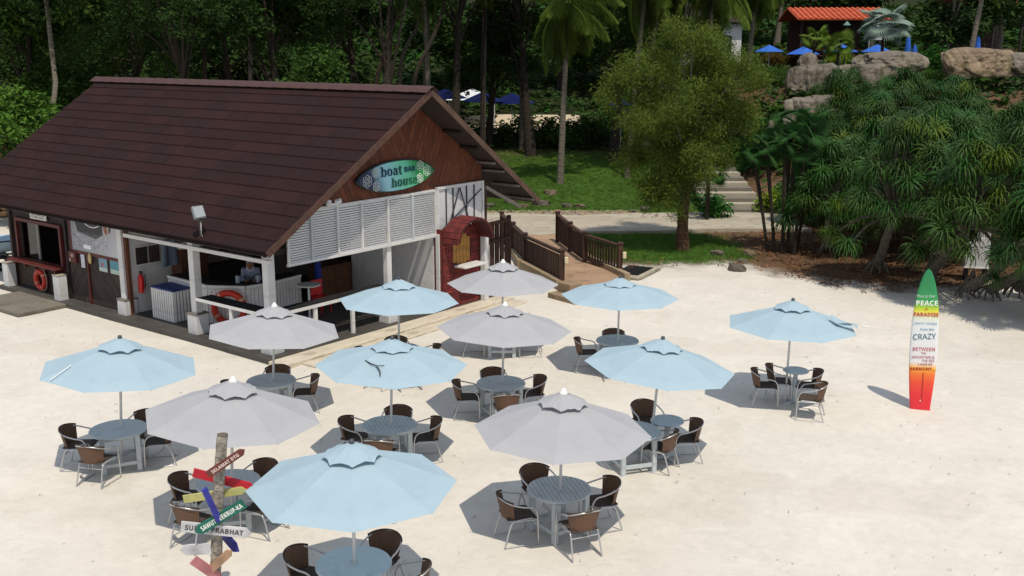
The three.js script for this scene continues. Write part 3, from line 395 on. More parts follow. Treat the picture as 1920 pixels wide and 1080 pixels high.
{ // surfboard sign over the gable
  const font = await new FontLoader().loadAsync('fonts/droid/droid_serif_bold.typeface.json'), fsans = await new FontLoader().loadAsync('fonts/droid/droid_sans_bold.typeface.json');
  globalThis.__f = fsans; globalThis.__fr = await new FontLoader().loadAsync('fonts/droid/droid_sans_regular.typeface.json');
  const t = bthing('surfboard_sign', 'surfboard shaped sign fading from navy to green with lettering on the gable', 'sign', -.1, 4.42, null, 4.14); t.rotation.y = BT;
  const L = 2.95, W2 = .39, cA = C(16, 22, 78), cB = C(150, 206, 220), cC = C(16, 140, 62), cD = C(8, 84, 46);
  const sh = new THREE.Shape(); const N = 40; for (let i = 0; i <= N; i++) { const x = -L / 2 + L * i / N, y = W2 * Math.pow(Math.max(0, 1 - Math.pow(Math.abs(2 * x / L), 2.2)), .75); i ? sh.lineTo(x, y) : sh.moveTo(x, y); } for (let i = N - 1; i > 0; i--) { const x = -L / 2 + L * i / N; sh.lineTo(x, -W2 * Math.pow(Math.max(0, 1 - Math.pow(Math.abs(2 * x / L), 2.2)), .75)); }
  // triangulated in columns so that the paint can blend along the board
  const P = [], Cc = [], hx = x => W2 * Math.pow(Math.max(0, 1 - Math.pow(Math.abs(2 * x / L), 2.2)), .75), NN = 60;
  const paint = (x, y) => { const u = x / L + .5, c = new THREE.Color(); const q = u + .06 * (y / W2); if (q < .34) c.copy(cA).lerp(cB, sst(.14, .36, q)); else if (q < .6) c.copy(cB).lerp(C(110, 206, 170), sst(.34, .6, q)); else c.copy(C(110, 206, 170)).lerp(q > .85 ? cC.clone().lerp(cD, sst(.85, 1, q)) : cC, sst(.6, .8, q)); return c; };
  const pushQ = (x0, x1) => { for (let j = 0; j < 4; j++) { const f = (x, s) => [x, hx(x) * (s / 2 - 1), .04 + .03 * (1 - Math.abs(s / 2 - 1))]; const a = f(x0, j), b = f(x1, j), c = f(x1, j + 1), d = f(x0, j + 1); for (const p of [a, b, c, a, c, d]) { P.push(...p); const k = paint(p[0], p[1]); Cc.push(k.r, k.g, k.b); } } };
  for (let i = 0; i < NN; i++) pushQ(-L / 2 + L * i / NN, -L / 2 + L * (i + 1) / NN);
  const g = new THREE.BufferGeometry(); g.setAttribute('position', new THREE.Float32BufferAttribute(P, 3)); g.setAttribute('color', new THREE.Float32BufferAttribute(Cc, 3)); g.computeVertexNormals(); part('face', g, new THREE.MeshStandardMaterial({ vertexColors: true, roughness: .35 }), t);
  const eg = new THREE.ExtrudeGeometry(sh, { depth: .07, bevelEnabled: true, bevelSize: .03, bevelThickness: .015, bevelSegments: 3 }); eg.translate(0, 0, -.06); part('board', eg, M([18, 48, 52], .4), t);
  const word = (s, f, size, x, y, col, wd) => { const tg = new TextGeometry(s, { font: f, size, depth: .008, curveSegments: 4 }); tg.computeBoundingBox(); const bb = tg.boundingBox; tg.translate(-bb.min.x, 0, 0); tg.scale(wd / (bb.max.x - bb.min.x), 1, 1); tg.translate(x, y, .07); part('lettering', tg, M(col, .6), t); };
  word('boat', font, .25, -.66, .03, [10, 40, 74], .8); word('BAR', fsans, .14, .24, .07, [12, 56, 84], .42); word('house', font, .24, -.28, -.29, [8, 92, 58], 1.0);
  const swirl = M([226, 238, 230], .6); const ring = (x, y, s) => { for (const q of [1, .62, .3]) { const pts = []; for (let i = 0; i < 24; i++) { const an = i / 24 * Math.PI * 2, rd = s * q * (1 + .13 * Math.sin(an * 6 + q * 5)); pts.push(V(x + Math.cos(an) * rd, y + Math.sin(an) * rd, .068)); } part('flower_line', tubeP(pts, .008, 30, 4, true), swirl, t); } };
  ring(-1.16, -.02, .15); ring(-.84, .17, .12); ring(-.84, -.19, .12); ring(.86, .18, .13); ring(1.12, .02, .14); ring(.84, -.16, .12);
  t.rotation.order = 'YXZ'; t.rotation.z = .02;
}

// ---------------------------------------------------------------- timber balustrades of the walkway and the screen beside the hut
{
  const wood = () => mt.ramp[Math.floor(R() * 3)];
  const side = (posts, label) => {
    const t = thing('balustrade', label, 'railing', V(posts[0][0], 0, posts[0][1]), 0, 'dark brown timber balustrades of the walkway'); const o = V(posts[0][0], 0, posts[0][1]);
    for (const [x, z, h = 1.14, y0 = .1] of posts) { const p = part('post', rbx(.15, h, .15, x - o.x, y0 + h / 2, z - o.z, .012), wood(), t); part('post_cap', rbx(.2, .09, .2, x - o.x, y0 + h + .035, z - o.z, .03), wood(), p); }
    for (let i = 0; i < posts.length - 1; i++) { const A = V(posts[i][0] - o.x, 0, posts[i][1] - o.z), B = V(posts[i + 1][0] - o.x, 0, posts[i + 1][1] - o.z), d = B.clone().sub(A), L = d.length(), n = Math.round(L / .17); const h0 = (posts[i][2] || 1.14), h1 = posts[i + 1][2] || 1.14;
      part('top_rail', beam(V(A.x, .08 + h0 - .03, A.z), V(B.x, .08 + h1 - .03, B.z), .14, .07), wood(), t); part('bottom_rail', beam(V(A.x, .25, A.z), V(B.x, .25, B.z), .08, .07), wood(), t);
      for (let k = 1; k < n; k++) { const q = A.clone().addScaledVector(d, k / n); const hh = (h0 + (h1 - h0) * k / n) - .3; const g = bx(.085, hh, .035); g.rotateY(-Math.atan2(d.z, d.x)); g.translate(q.x, .25 + hh / 2, q.z); part('baluster', g, wood(), t); } }
    return t;
  };
  side([[1.6, -32.4, 1.12], [.45, -35.5, 1.1], [.04, -37.7, 1.12], [-.4, -40, 1.16]], 'dark brown timber balustrade along the hut side of the walkway');
  side([[3.62, -34.1, 1.02], [2.55, -36, 1.06], [2.15, -38, 1.08], [1.77, -40, 1.16]], 'dark brown timber balustrade along the lawn side of the walkway');
  const sc = thing('timber_screen', 'tall dark timber screen beside the corner of the hut', 'screen', [-.85, 0, -31.7], 0); const A = V(0, 0, 0), B = V(.75, 0, -1.15);
  for (let k = 0; k < 5; k++) { const q = A.clone().lerp(B, (k + .5) / 5); const g = bx(.2, 2.1, .04); g.rotateY(-Math.atan2(B.z, B.x)); g.translate(q.x, 1.05 + .12, q.z); part('board', g, wood(), sc); }
  for (const q of [0, 1]) { const p = A.clone().lerp(B, q); part('post', rbx(.14, 2.3, .14, p.x, 1.15, p.z), wood(), sc); } part('rail', beam(V(A.x + .05, 1.6, A.z + .04), V(B.x + .05, 1.6, B.z + .04), .05, .1), wood(), sc); part('rail', beam(V(A.x + .05, 2.18, A.z + .04), V(B.x + .05, 2.18, B.z + .04), .05, .1), wood(), sc);
  for (const [x, z, y, l] of [[1.72, -32.25, .95, 'cream bulkhead lamp on the lower post of the hut side balustrade'], [3.74, -33.95, .78, 'cream bulkhead lamp on the lower post of the lawn side balustrade']]) { const t = thing('bulkhead_lamp', l, 'lamp', [x, y, z], .3, 'lamps on the balustrade posts'); part('lens', rbx(.13, .24, .09, 0, 0, 0, .04), M([198, 186, 150], .5), t); part('base', rbx(.15, .26, .03, 0, 0, -.05, .01), mt.darkTrim, t); }
}
{ const p = px(1192, 512, 0), t = thing('black_groundsheet', 'black sheet with a pale stone edge beside the lawn side balustrade', 'groundsheet', [p.x, 0.03, p.z], -.5); part('sheet', rbx(1.0, .03, 1.8, -.1, .02, 0, .01), mt.black, t); part('edge_stone', rbx(.16, .12, 1.9, .5, .04, .05, .03), mt.concrete, t); part('edge_stone', rbx(.5, .1, .3, .3, .03, .95, .03), mt.concrete, t); }
{ // brown footing block at the foot of the walkway
  const t = thing('gate_pier', 'low rendered footing block at the foot of the hut side balustrade', 'pier', [1.78, 0, -31.25], -.9); part('block', rbx(.6, .5, .5, 0, .22, 0, .03), M([150, 132, 108], .9, { map: TX.dirt }), t); part('foot', rbx(1.3, .2, .8, .3, .07, .2, .03), M([150, 132, 108], .9, { map: TX.dirt }), t);
}

// ---------------------------------------------------------------- parasols
function umbrella(type, x, z, dx, rot, label, rimY = 1.88, topY = 2.35) {
  const t = thing('parasol', label, 'parasol', [x, 0, z], 0, type === 'blue' ? 'pale blue parasols on the sand' : 'grey parasols on the sand'); t.rotation.z = -Math.atan2(dx, topY);
  rimY -= .07; const fab = type === 'blue' ? mt.blueUmb : mt.greyUmb, Rr = 1.38, rv = .40;
  const P8 = (k, r) => { const an = rot * D2R + k * Math.PI / 4, q = r / Rr; return V(Math.cos(an) * r, topY - .06 - (topY - .06 - rimY) * Math.pow(q, 1.04), Math.sin(an) * r); };
  const so = Math.floor(R() * 1000);
  for (let k = 0; k < 8; k++) {
    const NU = 12, NV = 14, P = [], uv = [], idx = [];
    for (let j = 0; j <= NV; j++) for (let i = 0; i <= NU; i++) { const r = .1 + (Rr - .1) * j / NV, s = i / NU, a = P8(k, r), b = P8(k + 1, r), p = a.lerp(b, s), q = r / Rr, bell = Math.sin(s * Math.PI); p.y -= .004 * bell * Math.sin(q * Math.PI * .8); p.y += ((fbm(s * 3 + k * 3 + so, q * 2.2, 3) - .5) * .03 + (vnoise(s * 12 + so, q * 1.5 + k * 9) - .5) * .014 * (1 - q)) * bell * Math.min(1, q * 2) * (1.15 - q); P.push(p.x, p.y, p.z); uv.push(s * q, q * 1.3); }
    for (let j = 0; j < NV; j++) for (let i = 0; i < NU; i++) { const a = j * (NU + 1) + i; idx.push(a, a + 1, a + NU + 1, a + 1, a + NU + 2, a + NU + 1); }
    const g = new THREE.BufferGeometry(); g.setAttribute('position', new THREE.Float32BufferAttribute(P, 3)); g.setAttribute('uv', new THREE.Float32BufferAttribute(uv, 2)); g.setIndex(idx); g.computeVertexNormals(); part('canopy_panel', g, fab, t);
    const a = P8(k, .08), b = P8(k, Rr - .01); a.y -= .03; b.y -= .012; part('rib', bar(a, b, .009, 5), mt.pole, t);
  }
  { // vent cap with scalloped edge
    const NU = 64, NV = 5, P = [], idx = [], uv = []; for (let j = 0; j <= NV; j++) for (let i = 0; i <= NU; i++) { const an = i / NU * Math.PI * 2 + rot * D2R, oct = Math.cos(Math.PI / 8) / Math.cos(((i / NU * 8) % 1 - .5) * Math.PI / 4), sc = Math.abs(Math.sin(i / NU * 8 * Math.PI)), r = (j / NV) * rv * oct * (j === NV ? 1 - .04 * sc : 1); P.push(Math.cos(an) * r, topY + .025 - .185 * Math.pow(j / NV, 1.15) + (j === NV ? .035 * sc : 0) + (j ? (vnoise(i * .9 + so, j) - .5) * .02 : 0), Math.sin(an) * r); uv.push(Math.cos(an) * r, Math.sin(an) * r); }
    for (let j = 0; j < NV; j++) for (let i = 0; i < NU; i++) { const a = j * (NU + 1) + i; idx.push(a, a + 1, a + NU + 1, a + 1, a + NU + 2, a + NU + 1); }
    const g = new THREE.BufferGeometry(); g.setAttribute('position', new THREE.Float32BufferAttribute(P, 3)); g.setAttribute('uv', new THREE.Float32BufferAttribute(uv, 2)); g.setIndex(idx); g.computeVertexNormals(); part('vent', g, fab, t);
  }
  part('pole', bar(V(0, .0, 0), V(0, topY, 0), .024, 10), mt.pole, t);
  part('finial', new THREE.LatheGeometry((type === 'blue' ? [[0, .075], [.03, .065], [.04, .03], [.035, 0], [.045, -.01]] : [[0, .085], [.03, .075], [.035, .05], [.06, .03], [.065, -.01]]).map(p => new THREE.Vector2(p[0], topY + p[1])), 12), type === 'blue' ? mt.knobD : mt.knobW, t);
  part('runner', new THREE.CylinderGeometry(.045, .045, .1, 10).translate(0, rimY - .1, 0), mt.pole, t);
  return t;
}
// ---------------------------------------------------------------- tables
const tableSlatGeo = [], TR = .5;
{ const n = 14, w = 2 * TR / n; for (let i = 0; i < n; i++) { const x0 = -TR + i * w + .004, x1 = x0 + w - .008, pts = []; const N = 5; const yy = x => Math.sqrt(Math.max(0, TR * TR - x * x)); for (let k = 0; k <= N; k++) { const x = x0 + (x1 - x0) * k / N; pts.push(new THREE.Vector2(x, yy(x))); } for (let k = N; k >= 0; k--) { const x = x0 + (x1 - x0) * k / N; pts.push(new THREE.Vector2(x, -yy(x))); } const g = new THREE.ExtrudeGeometry(new THREE.Shape(pts), { depth: .026, bevelEnabled: false }); g.rotateX(-Math.PI / 2); g.translate(0, .71, 0); tableSlatGeo.push(g); } }
function table(kind, x, z, turn, label, legTurn = 0) {
  const t = thing('round_table', label, 'table', [x, 0, z], turn, 'round tables on the sand');
  if (kind === 'slat') for (const g of tableSlatGeo) part('slat', g, mt.slat, t);
  else part('top', new THREE.CylinderGeometry(TR + .0, TR + .0, .032, 48).translate(0, .722, 0), kind === 'blue' ? mt.tableBlue : mt.tableSmooth, t);
  part('rim', new THREE.TorusGeometry(TR - .006, .017, 6, 48).rotateX(Math.PI / 2).translate(0, .712, 0), mt.greyPaint, t);
  const legs = [[1, 1], [1, -1], [-1, 1], [-1, -1]].map(([a, b]) => V(a * .3, 0, b * .3).applyAxisAngle(V(0, 1, 0), legTurn));
  for (const l of legs) { const g = rbx(.085, .7, .085, 0, .35, 0, .01); g.rotateY(legTurn); g.translate(l.x, 0, l.z); part('leg', g, mt.greyPaint, t); }
  for (const [a, b] of [[0, 1], [2, 3], [0, 2], [1, 3]]) { part('stretcher', beam(legs[a].clone().setY(.16), legs[b].clone().setY(.16), .05, .06), mt.greyPaint, t); part('apron', beam(legs[a].clone().setY(.655), legs[b].clone().setY(.655), .03, .08), mt.greyPaint, t); }
  part('collar', new THREE.CylinderGeometry(.045, .055, .03, 14).translate(0, .752, 0), mt.greyPaint, t);
  return t;
}
function pedestal(x, z, r, label) {
  const t = thing('pedestal_table', label, 'table', [x, 0, z], .4, 'small pedestal tables on the sand'); part('top', new THREE.LatheGeometry([[0, .76], [r - .01, .76], [r, .75], [r, .735], [r - .02, .725], [0, .725]].map(p => new THREE.Vector2(...p)), 40), M([176, 198, 214], .35, { map: TX.clean }), t); part('column', new THREE.CylinderGeometry(.045, .055, .7, 14).translate(0, .37, 0), mt.greyPaint, t);
  for (let i = 0; i < 4; i++) { const an = i * Math.PI / 2; part('foot', beam(V(0, .05, 0), V(Math.cos(an) * .3, .025, Math.sin(an) * .3), .06, .04), mt.greyPaint, t); } return t;
}
// ---------------------------------------------------------------- bistro chair (faces local +z)
let chair0 = null;
const chairGroup = 'wicker armchairs around the parasol tables';
function makeChair(label) {
  const t = thing('wicker_armchair', label, 'chair', [0, 0, 0], 0, chairGroup); const r = .0135;
  const half = s => [V(s * .275, .01, .24), V(s * .272, .3, .235), V(s * .272, .52, .215), V(s * .278, .615, .15), V(s * .288, .645, .02), V(s * .275, .685, -.13), V(s * .215, .735, -.255), V(s * .11, .765, -.315)];
  const a = half(-1), b = half(1).reverse(); part('arm_hoop', tubeP([...a, V(0, .772, -.33), ...b], r, 56, 7), mt.alu, t);
  for (const s of [-1, 1]) { part('leg', tubeP([V(s * .225, .425, .16), V(s * .225, .415, -.1), V(s * .228, .36, -.19), V(s * .245, .01, -.3)], r, 16, 6), mt.alu, t); part('runner', bar(V(s * .275, .012, .24), V(s * .245, .012, -.3), .009, 5), mt.alu, t); part('seat_rail', bar(V(s * .272, .41, .225), V(s * .225, .41, -.18), .01, 5), mt.alu, t); }
  part('crossbar', bar(V(-.235, .32, -.2), V(.235, .32, -.2), .01, 6), mt.alu, t); part('crossbar', bar(V(-.272, .39, .225), V(.272, .39, .225), .01, 6), mt.alu, t);
  part('seat', shell((u, v) => { const x = (u - .5) * 2, z = v; const w = .235 - .03 * (1 - v); return V(x * w, .435 - .018 * (1 - x * x) * Math.sin(v * Math.PI) + (v > .93 ? -.02 * (v - .93) / .07 : 0), -.235 + z * .47); }, 8, 8, .022), mt.wickerDark, t);
  part('backrest', shell((u, v) => { const an = (u - .5) * 2 * 62 * D2R, R0 = .235 + .075 * v, top = .775 - .05 * Math.pow(Math.abs(u - .5) * 2, 2); return V(Math.sin(an) * R0 * 1.0, .43 + (top - .43) * v, -.02 - Math.cos(an) * R0 * 1.0); }, 14, 6, .014), mt.wicker, t);
  const trim = []; for (let i = 0; i <= 14; i++) { const u = i / 14, an = (u - .5) * 2 * 62 * D2R; trim.push(V(Math.sin(an) * .31, .776 - .05 * Math.pow(Math.abs(u - .5) * 2, 2), -.02 - Math.cos(an) * .31)); } part('top_binding', tubeP(trim, .014, 28, 6), mt.wickerDark, t);
  return t;
}
function chairAt(pos, rotY, label) { if (!chair0) { chair0 = makeChair(label); chair0.position.copy(pos); chair0.rotation.y = rotY; return chair0; } return copyThing(chair0, pos, rotY, label); }
function chairsRound(cx, cz, list, where) { // list of [angle (0 right, 90 away), distance, extra turn]
  for (const [an, ds, tw = 0] of list) { const p = V(cx + ds * Math.cos(an * D2R), 0, cz - ds * Math.sin(an * D2R)); const ry = Math.atan2(cx - p.x, cz - p.z) + tw * D2R; const q = ((an % 360) + 360) % 360, sd = q < 40 || q > 320 ? 'surfboard side' : q < 140 ? 'forest side' : q < 220 ? 'side away from the surfboard' : 'side away from the forest'; chairAt(p, ry, 'wicker armchair on the ' + sd + ' of ' + where); }
}
const T = { 1: [-7.15, -17.84], 2: [-4.52, -15.47], 3: [-2.12, -12.76], 4: [-5.02, -20.69], 5: [-2.25, -18.06], 6: [-2.62, -23.04], 7: [-.25, -25.04], 8: [-.23, -20.52], 9: [2.5, -23.76], 10: [2.18, -17.76], 11: [.74, -15.2], 12: [6.08, -21.32] };
umbrella('blue', ...T[1], .17, 4, 'pale blue parasol over the smooth table farthest from the surfboard', 1.95, 2.43);
umbrella('grey', ...T[2], .17, 2, 'grey parasol directly behind the wooden signpost', 1.9, 2.41);
umbrella('blue', ...T[3], .03, 36, 'large pale blue parasol beside the arrow signpost', 1.92, 2.43);
umbrella('grey', ...T[4], .15, 8, 'grey parasol in front of the corner column of the bar', 1.86, 2.32);
umbrella('blue', ...T[5], .09, 37, 'pale blue parasol with a dark twig lying on its canopy', 1.94, 2.35);
umbrella('blue', ...T[6], .05, 5, 'pale blue parasol in front of the open gable terrace', 1.93, 2.35);
umbrella('grey', ...T[7], .03, 0, 'grey parasol in front of the red brick kiosk', 1.88, 2.35);
umbrella('grey', ...T[8], .09, 0, 'grey parasol over the slatted table in front of the kiosk parasol', 1.95, 2.38);
umbrella('blue', ...T[9], .03, 8, 'pale blue parasol at the foot of the timber walkway', 1.86, 2.23);
umbrella('blue', 2.55, -18.21, .19, 2, 'pale blue parasol standing between a slatted table and a small blue table', 1.86, 2.31);
umbrella('grey', ...T[11], .05, 8, 'grey parasol over the slatted table standing alone on the open sand', 1.76, 2.3);
umbrella('blue', 5.9, -21.37, .04, 34, 'pale blue parasol with a torn flap, closest to the surfboard', 1.8, 2.26);
const tb = { 1: ['smooth', .3, 'smooth grey round table under the blue parasol farthest from the surfboard'], 2: ['smooth', .2, 'grey round table right behind the wooden signpost'], 3: ['blue', .5, 'pale blue smooth round table under the large blue parasol by the signpost'], 4: ['slat', .5, 'grey slatted round table in front of the corner column of the bar'], 5: ['slat', .35, 'grey slatted round table under the parasol with the twig'], 6: ['slat', .1, 'grey slatted round table in front of the open gable terrace'], 7: ['smooth', .0, 'grey round table in front of the red brick kiosk'], 8: ['slat', .45, 'grey slatted round table in front of the kiosk table'], 9: ['slat', .2, 'grey slatted round table at the foot of the timber walkway'], 10: ['slat', .3, 'grey slatted round table touching a small blue pedestal table'], 11: ['slat', .25, 'grey slatted round table standing alone on the open sand'] };
for (const k in tb) table(tb[k][0], ...T[k], tb[k][1] + (tb[k][0] === 'slat' ? 0 : 0), tb[k][2], { 1: .1, 11: .35 }[k] || 0);
{ const p = px(1251, 789, .74); pedestal(p.x, p.z, .31, 'small blue pedestal table beside the slatted table with a leaning parasol'); pedestal(T[12][0], T[12][1], .27, 'small grey pedestal table under the torn parasol near the surfboard'); }
chairsRound(...T[1], [[180, .72], [74, .66], [17, .66], [257, .68]], 'the farthest smooth table');
chairsRound(...T[2], [[170, .66], [60, .66], [244, .8], [335, .66]], 'the table behind the signpost');
chairsRound(...T[3], [[160, .7], [67, .66], [352, .72]], 'the pale blue table');
chairsRound(...T[4], [[93, .66], [12, .66], [195, .68]], 'the corner column table');
chairsRound(...T[5], [[165, .66], [85, .66], [13, .64], [262, .6]], 'the table beneath the twig');
chairsRound(...T[6], [[10, .66], [100, .66], [185, .66], [240, .7], [292, .7]], 'the gable terrace table');
chairsRound(...T[7], [[184, .7], [-4, .7]], 'the brick kiosk table');
chairsRound(...T[8], [[182, .68], [103, .66], [20, .66], [280, .58]], 'the table before the kiosk table');
chairsRound(...T[9], [[180, .7], [92, .58], [262, .66]], 'the walkway table');
chairsRound(...T[11], [[116, .68], [17, .68], [201, .7], [293, .7]], 'the lone slatted table');
for (const [u, v, an, l] of [[1213, 790, 290, 'between the leaning parasol pole and the walkway table'], [1237, 838, 150, 'facing the slatted table that touches the small blue table'], [1283, 822, 185, 'on the surfboard side of the small blue table'], [1436, 722, -8, 'under the torn parasol, farthest from the surfboard'], [1463, 714, -12, 'under the torn parasol, on the forest side of its pole'], [1512, 722, 172, 'touching the small grey pedestal table, facing the parasol pole'], [1519, 746, 160, 'half in the sun under the torn parasol, facing its pole']]) { const p = px(u, v, .43); p.y = 0; chairAt(p, Math.atan2(Math.cos(an * D2R), -Math.sin(an * D2R)), 'wicker armchair ' + l); }
{ // torn flap and exposed seam are parts of their parasols
  const find = l => scene.children.find(o => o.userData.label && o.userData.label.includes(l)); const flap = find('torn flap'), seam = find('farthest from the surfboard');
  part('torn_flap', shell((u, v) => { const r = .8 + .54 * u, an = (34 - 16 + 13 * v + 6 * Math.sin(u * 5)) * D2R; return V(Math.cos(an) * r, 2.25 - .34 * Math.pow(r / 1.38, 1.04) * 1.36 + .02 + .04 * Math.sin(u * 7 + v * 3) + .03 * v, Math.sin(an) * r); }, 14, 5, .006), mt.blueUmb, flap); part('loose_strap', bar(V(1.36, 1.86, .42), V(1.5, 1.83, .44), .014, 5), mt.knobW, flap);
  part('exposed_seam', bar(V(-.62, 2.085, .62), V(-.82, 1.93, 1.0), .009, 5), mt.knobW, seam);
}
{ // twig lying on a canopy, torn flap, exposed strip
  const c = V(T[5][0] + .09, 0, T[5][1]); const q = [[-.42, .52], [-.3, .66], [-.2, .74], [-.12, .9], [-.1, 1.02]].map(([x, z]) => V(c.x + x, 2.315 - .42 * Math.pow(Math.hypot(x, z) / 1.38, 1.04), c.z + z)); const t = thing('fallen_twig', 'thin dark twig lying on a pale blue parasol', 'twig', q[0]); part('stem', tubeP(q.map(p => p.clone().sub(q[0])), .012, 16, 5), M([60, 66, 66], .9), t); part('side_shoot', bar(q[2].clone().sub(q[0]), q[2].clone().sub(q[0]).add(V(.14, .0, -.02)), .007, 5), M([60, 66, 66], .9), t);
}

// ---------------------------------------------------------------- painted surfboard standing in the sand
{
  const fs = globalThis.__f, Hh = 3.02; const t = thing('surfboard', 'upright surfboard painted green, white, orange and red with hand lettered verse', 'surfboard', [8.66, 0, -20.96], -.30); t.rotation.order = 'YXZ'; t.rotation.x = -.05; t.rotation.z = .02;
  const hw = y => { const u = y / Hh; return u < .45 ? .2 + .075 * Math.sin(clamp(u / .45) * Math.PI / 2) : .275 * Math.pow(Math.max(0, 1 - Math.pow((u - .45) / .55, 2.3)), .62); };
  const paint = (y) => { const u = y / Hh, st = [[0, [214, 20, 44]], [.12, [222, 30, 40]], [.2, [226, 70, 34]], [.26, [232, 112, 32]], [.30, [238, 176, 46]], [.34, [222, 222, 224]], [.62, [220, 226, 228]], [.665, [216, 222, 190]], [.70, [224, 214, 60]], [.735, [150, 196, 40]], [.77, [30, 152, 72]], [.86, [22, 132, 74]], [1, [18, 116, 66]]]; for (let i = 0; i < st.length - 1; i++) if (u <= st[i + 1][0]) return C(...st[i][1]).lerp(C(...st[i + 1][1]), (u - st[i][0]) / (st[i + 1][0] - st[i][0])); return C(18, 116, 66); };
  const NY = 90, NA = 20, P = [], Cc = [], idx = []; for (let j = 0; j <= NY; j++) { const y = Hh * j / NY, w = hw(y), th = .045 * Math.min(1, w / .12); const c = paint(y); for (let i = 0; i <= NA; i++) { const an = i / NA * Math.PI * 2, cx = Math.cos(an), sy = Math.sin(an); P.push(w * Math.sign(cx) * Math.pow(Math.abs(cx), .55), y, th * Math.sign(sy) * Math.pow(Math.abs(sy), .7) + .03 * Math.pow(j / NY, 3)); Cc.push(c.r, c.g, c.b); } }
  for (let j = 0; j < NY; j++) for (let i = 0; i < NA; i++) { const a = j * (NA + 1) + i; idx.push(a, a + NA + 1, a + 1, a + 1, a + NA + 1, a + NA + 2); }
  const g = new THREE.BufferGeometry(); g.setAttribute('position', new THREE.Float32BufferAttribute(P, 3)); g.setAttribute('color', new THREE.Float32BufferAttribute(Cc, 3)); g.setIndex(idx); g.computeVertexNormals(); part('board', g, new THREE.MeshPhysicalMaterial({ vertexColors: true, roughness: .3, clearcoat: .5, side: THREE.DoubleSide }), t);
  part('base_cap', rbx(.42, .02, .085, 0, 0.0, 0, .01), M([200, 30, 50], .5), t);
  const w = (s, size, y, col, tilt = 0, dx = 0) => { const q = new TextGeometry(s, { font: /PEACE|PARADISE|HARMONY/.test(s) ? fs : globalThis.__fr, size, depth: .004, curveSegments: 3 }); q.computeBoundingBox(); q.translate(-(q.boundingBox.max.x) / 2, 0, 0); q.rotateZ(tilt); q.translate(dx, y, .0475 + .03 * Math.pow(y / Hh, 3)); part('lettering', q, M(col, .7), t); };
  w('This is Our', .055, 2.42, [206, 226, 214], .06, -.02); w('PEACE', .105, 2.25, [228, 234, 228], .03); w('of', .05, 2.15, [190, 90, 30], .05); w('PARADISE', .078, 2.02, [186, 44, 22], .03); w('where I escape', .05, 1.85, [150, 184, 206], .04); w('from the', .05, 1.72, [120, 160, 190], .05, .04); w('CRAZY', .115, 1.53, [24, 92, 120], .1);
  w('BETWEEN', .075, 1.28, [190, 78, 96], .04); w('THE', .04, 1.21, [180, 90, 104], .04); w('MOUNTAIN &', .052, 1.12, [186, 110, 120], .05); w('THE SEA', .05, 1.05, [176, 96, 100], .06, .1); w('I HAVE MY', .045, .97, [168, 88, 74], .06, .05); w('HARMONY...', .064, .86, [170, 32, 24], .05, .0);
  part('fin_box', rbx(.018, .62, .012, .02, .5, .047, .004), M([150, 44, 30], .6), t); part('star', new THREE.CircleGeometry(.02, 5).translate(.0, .2, .05), M([230, 190, 190], .6), t);
}
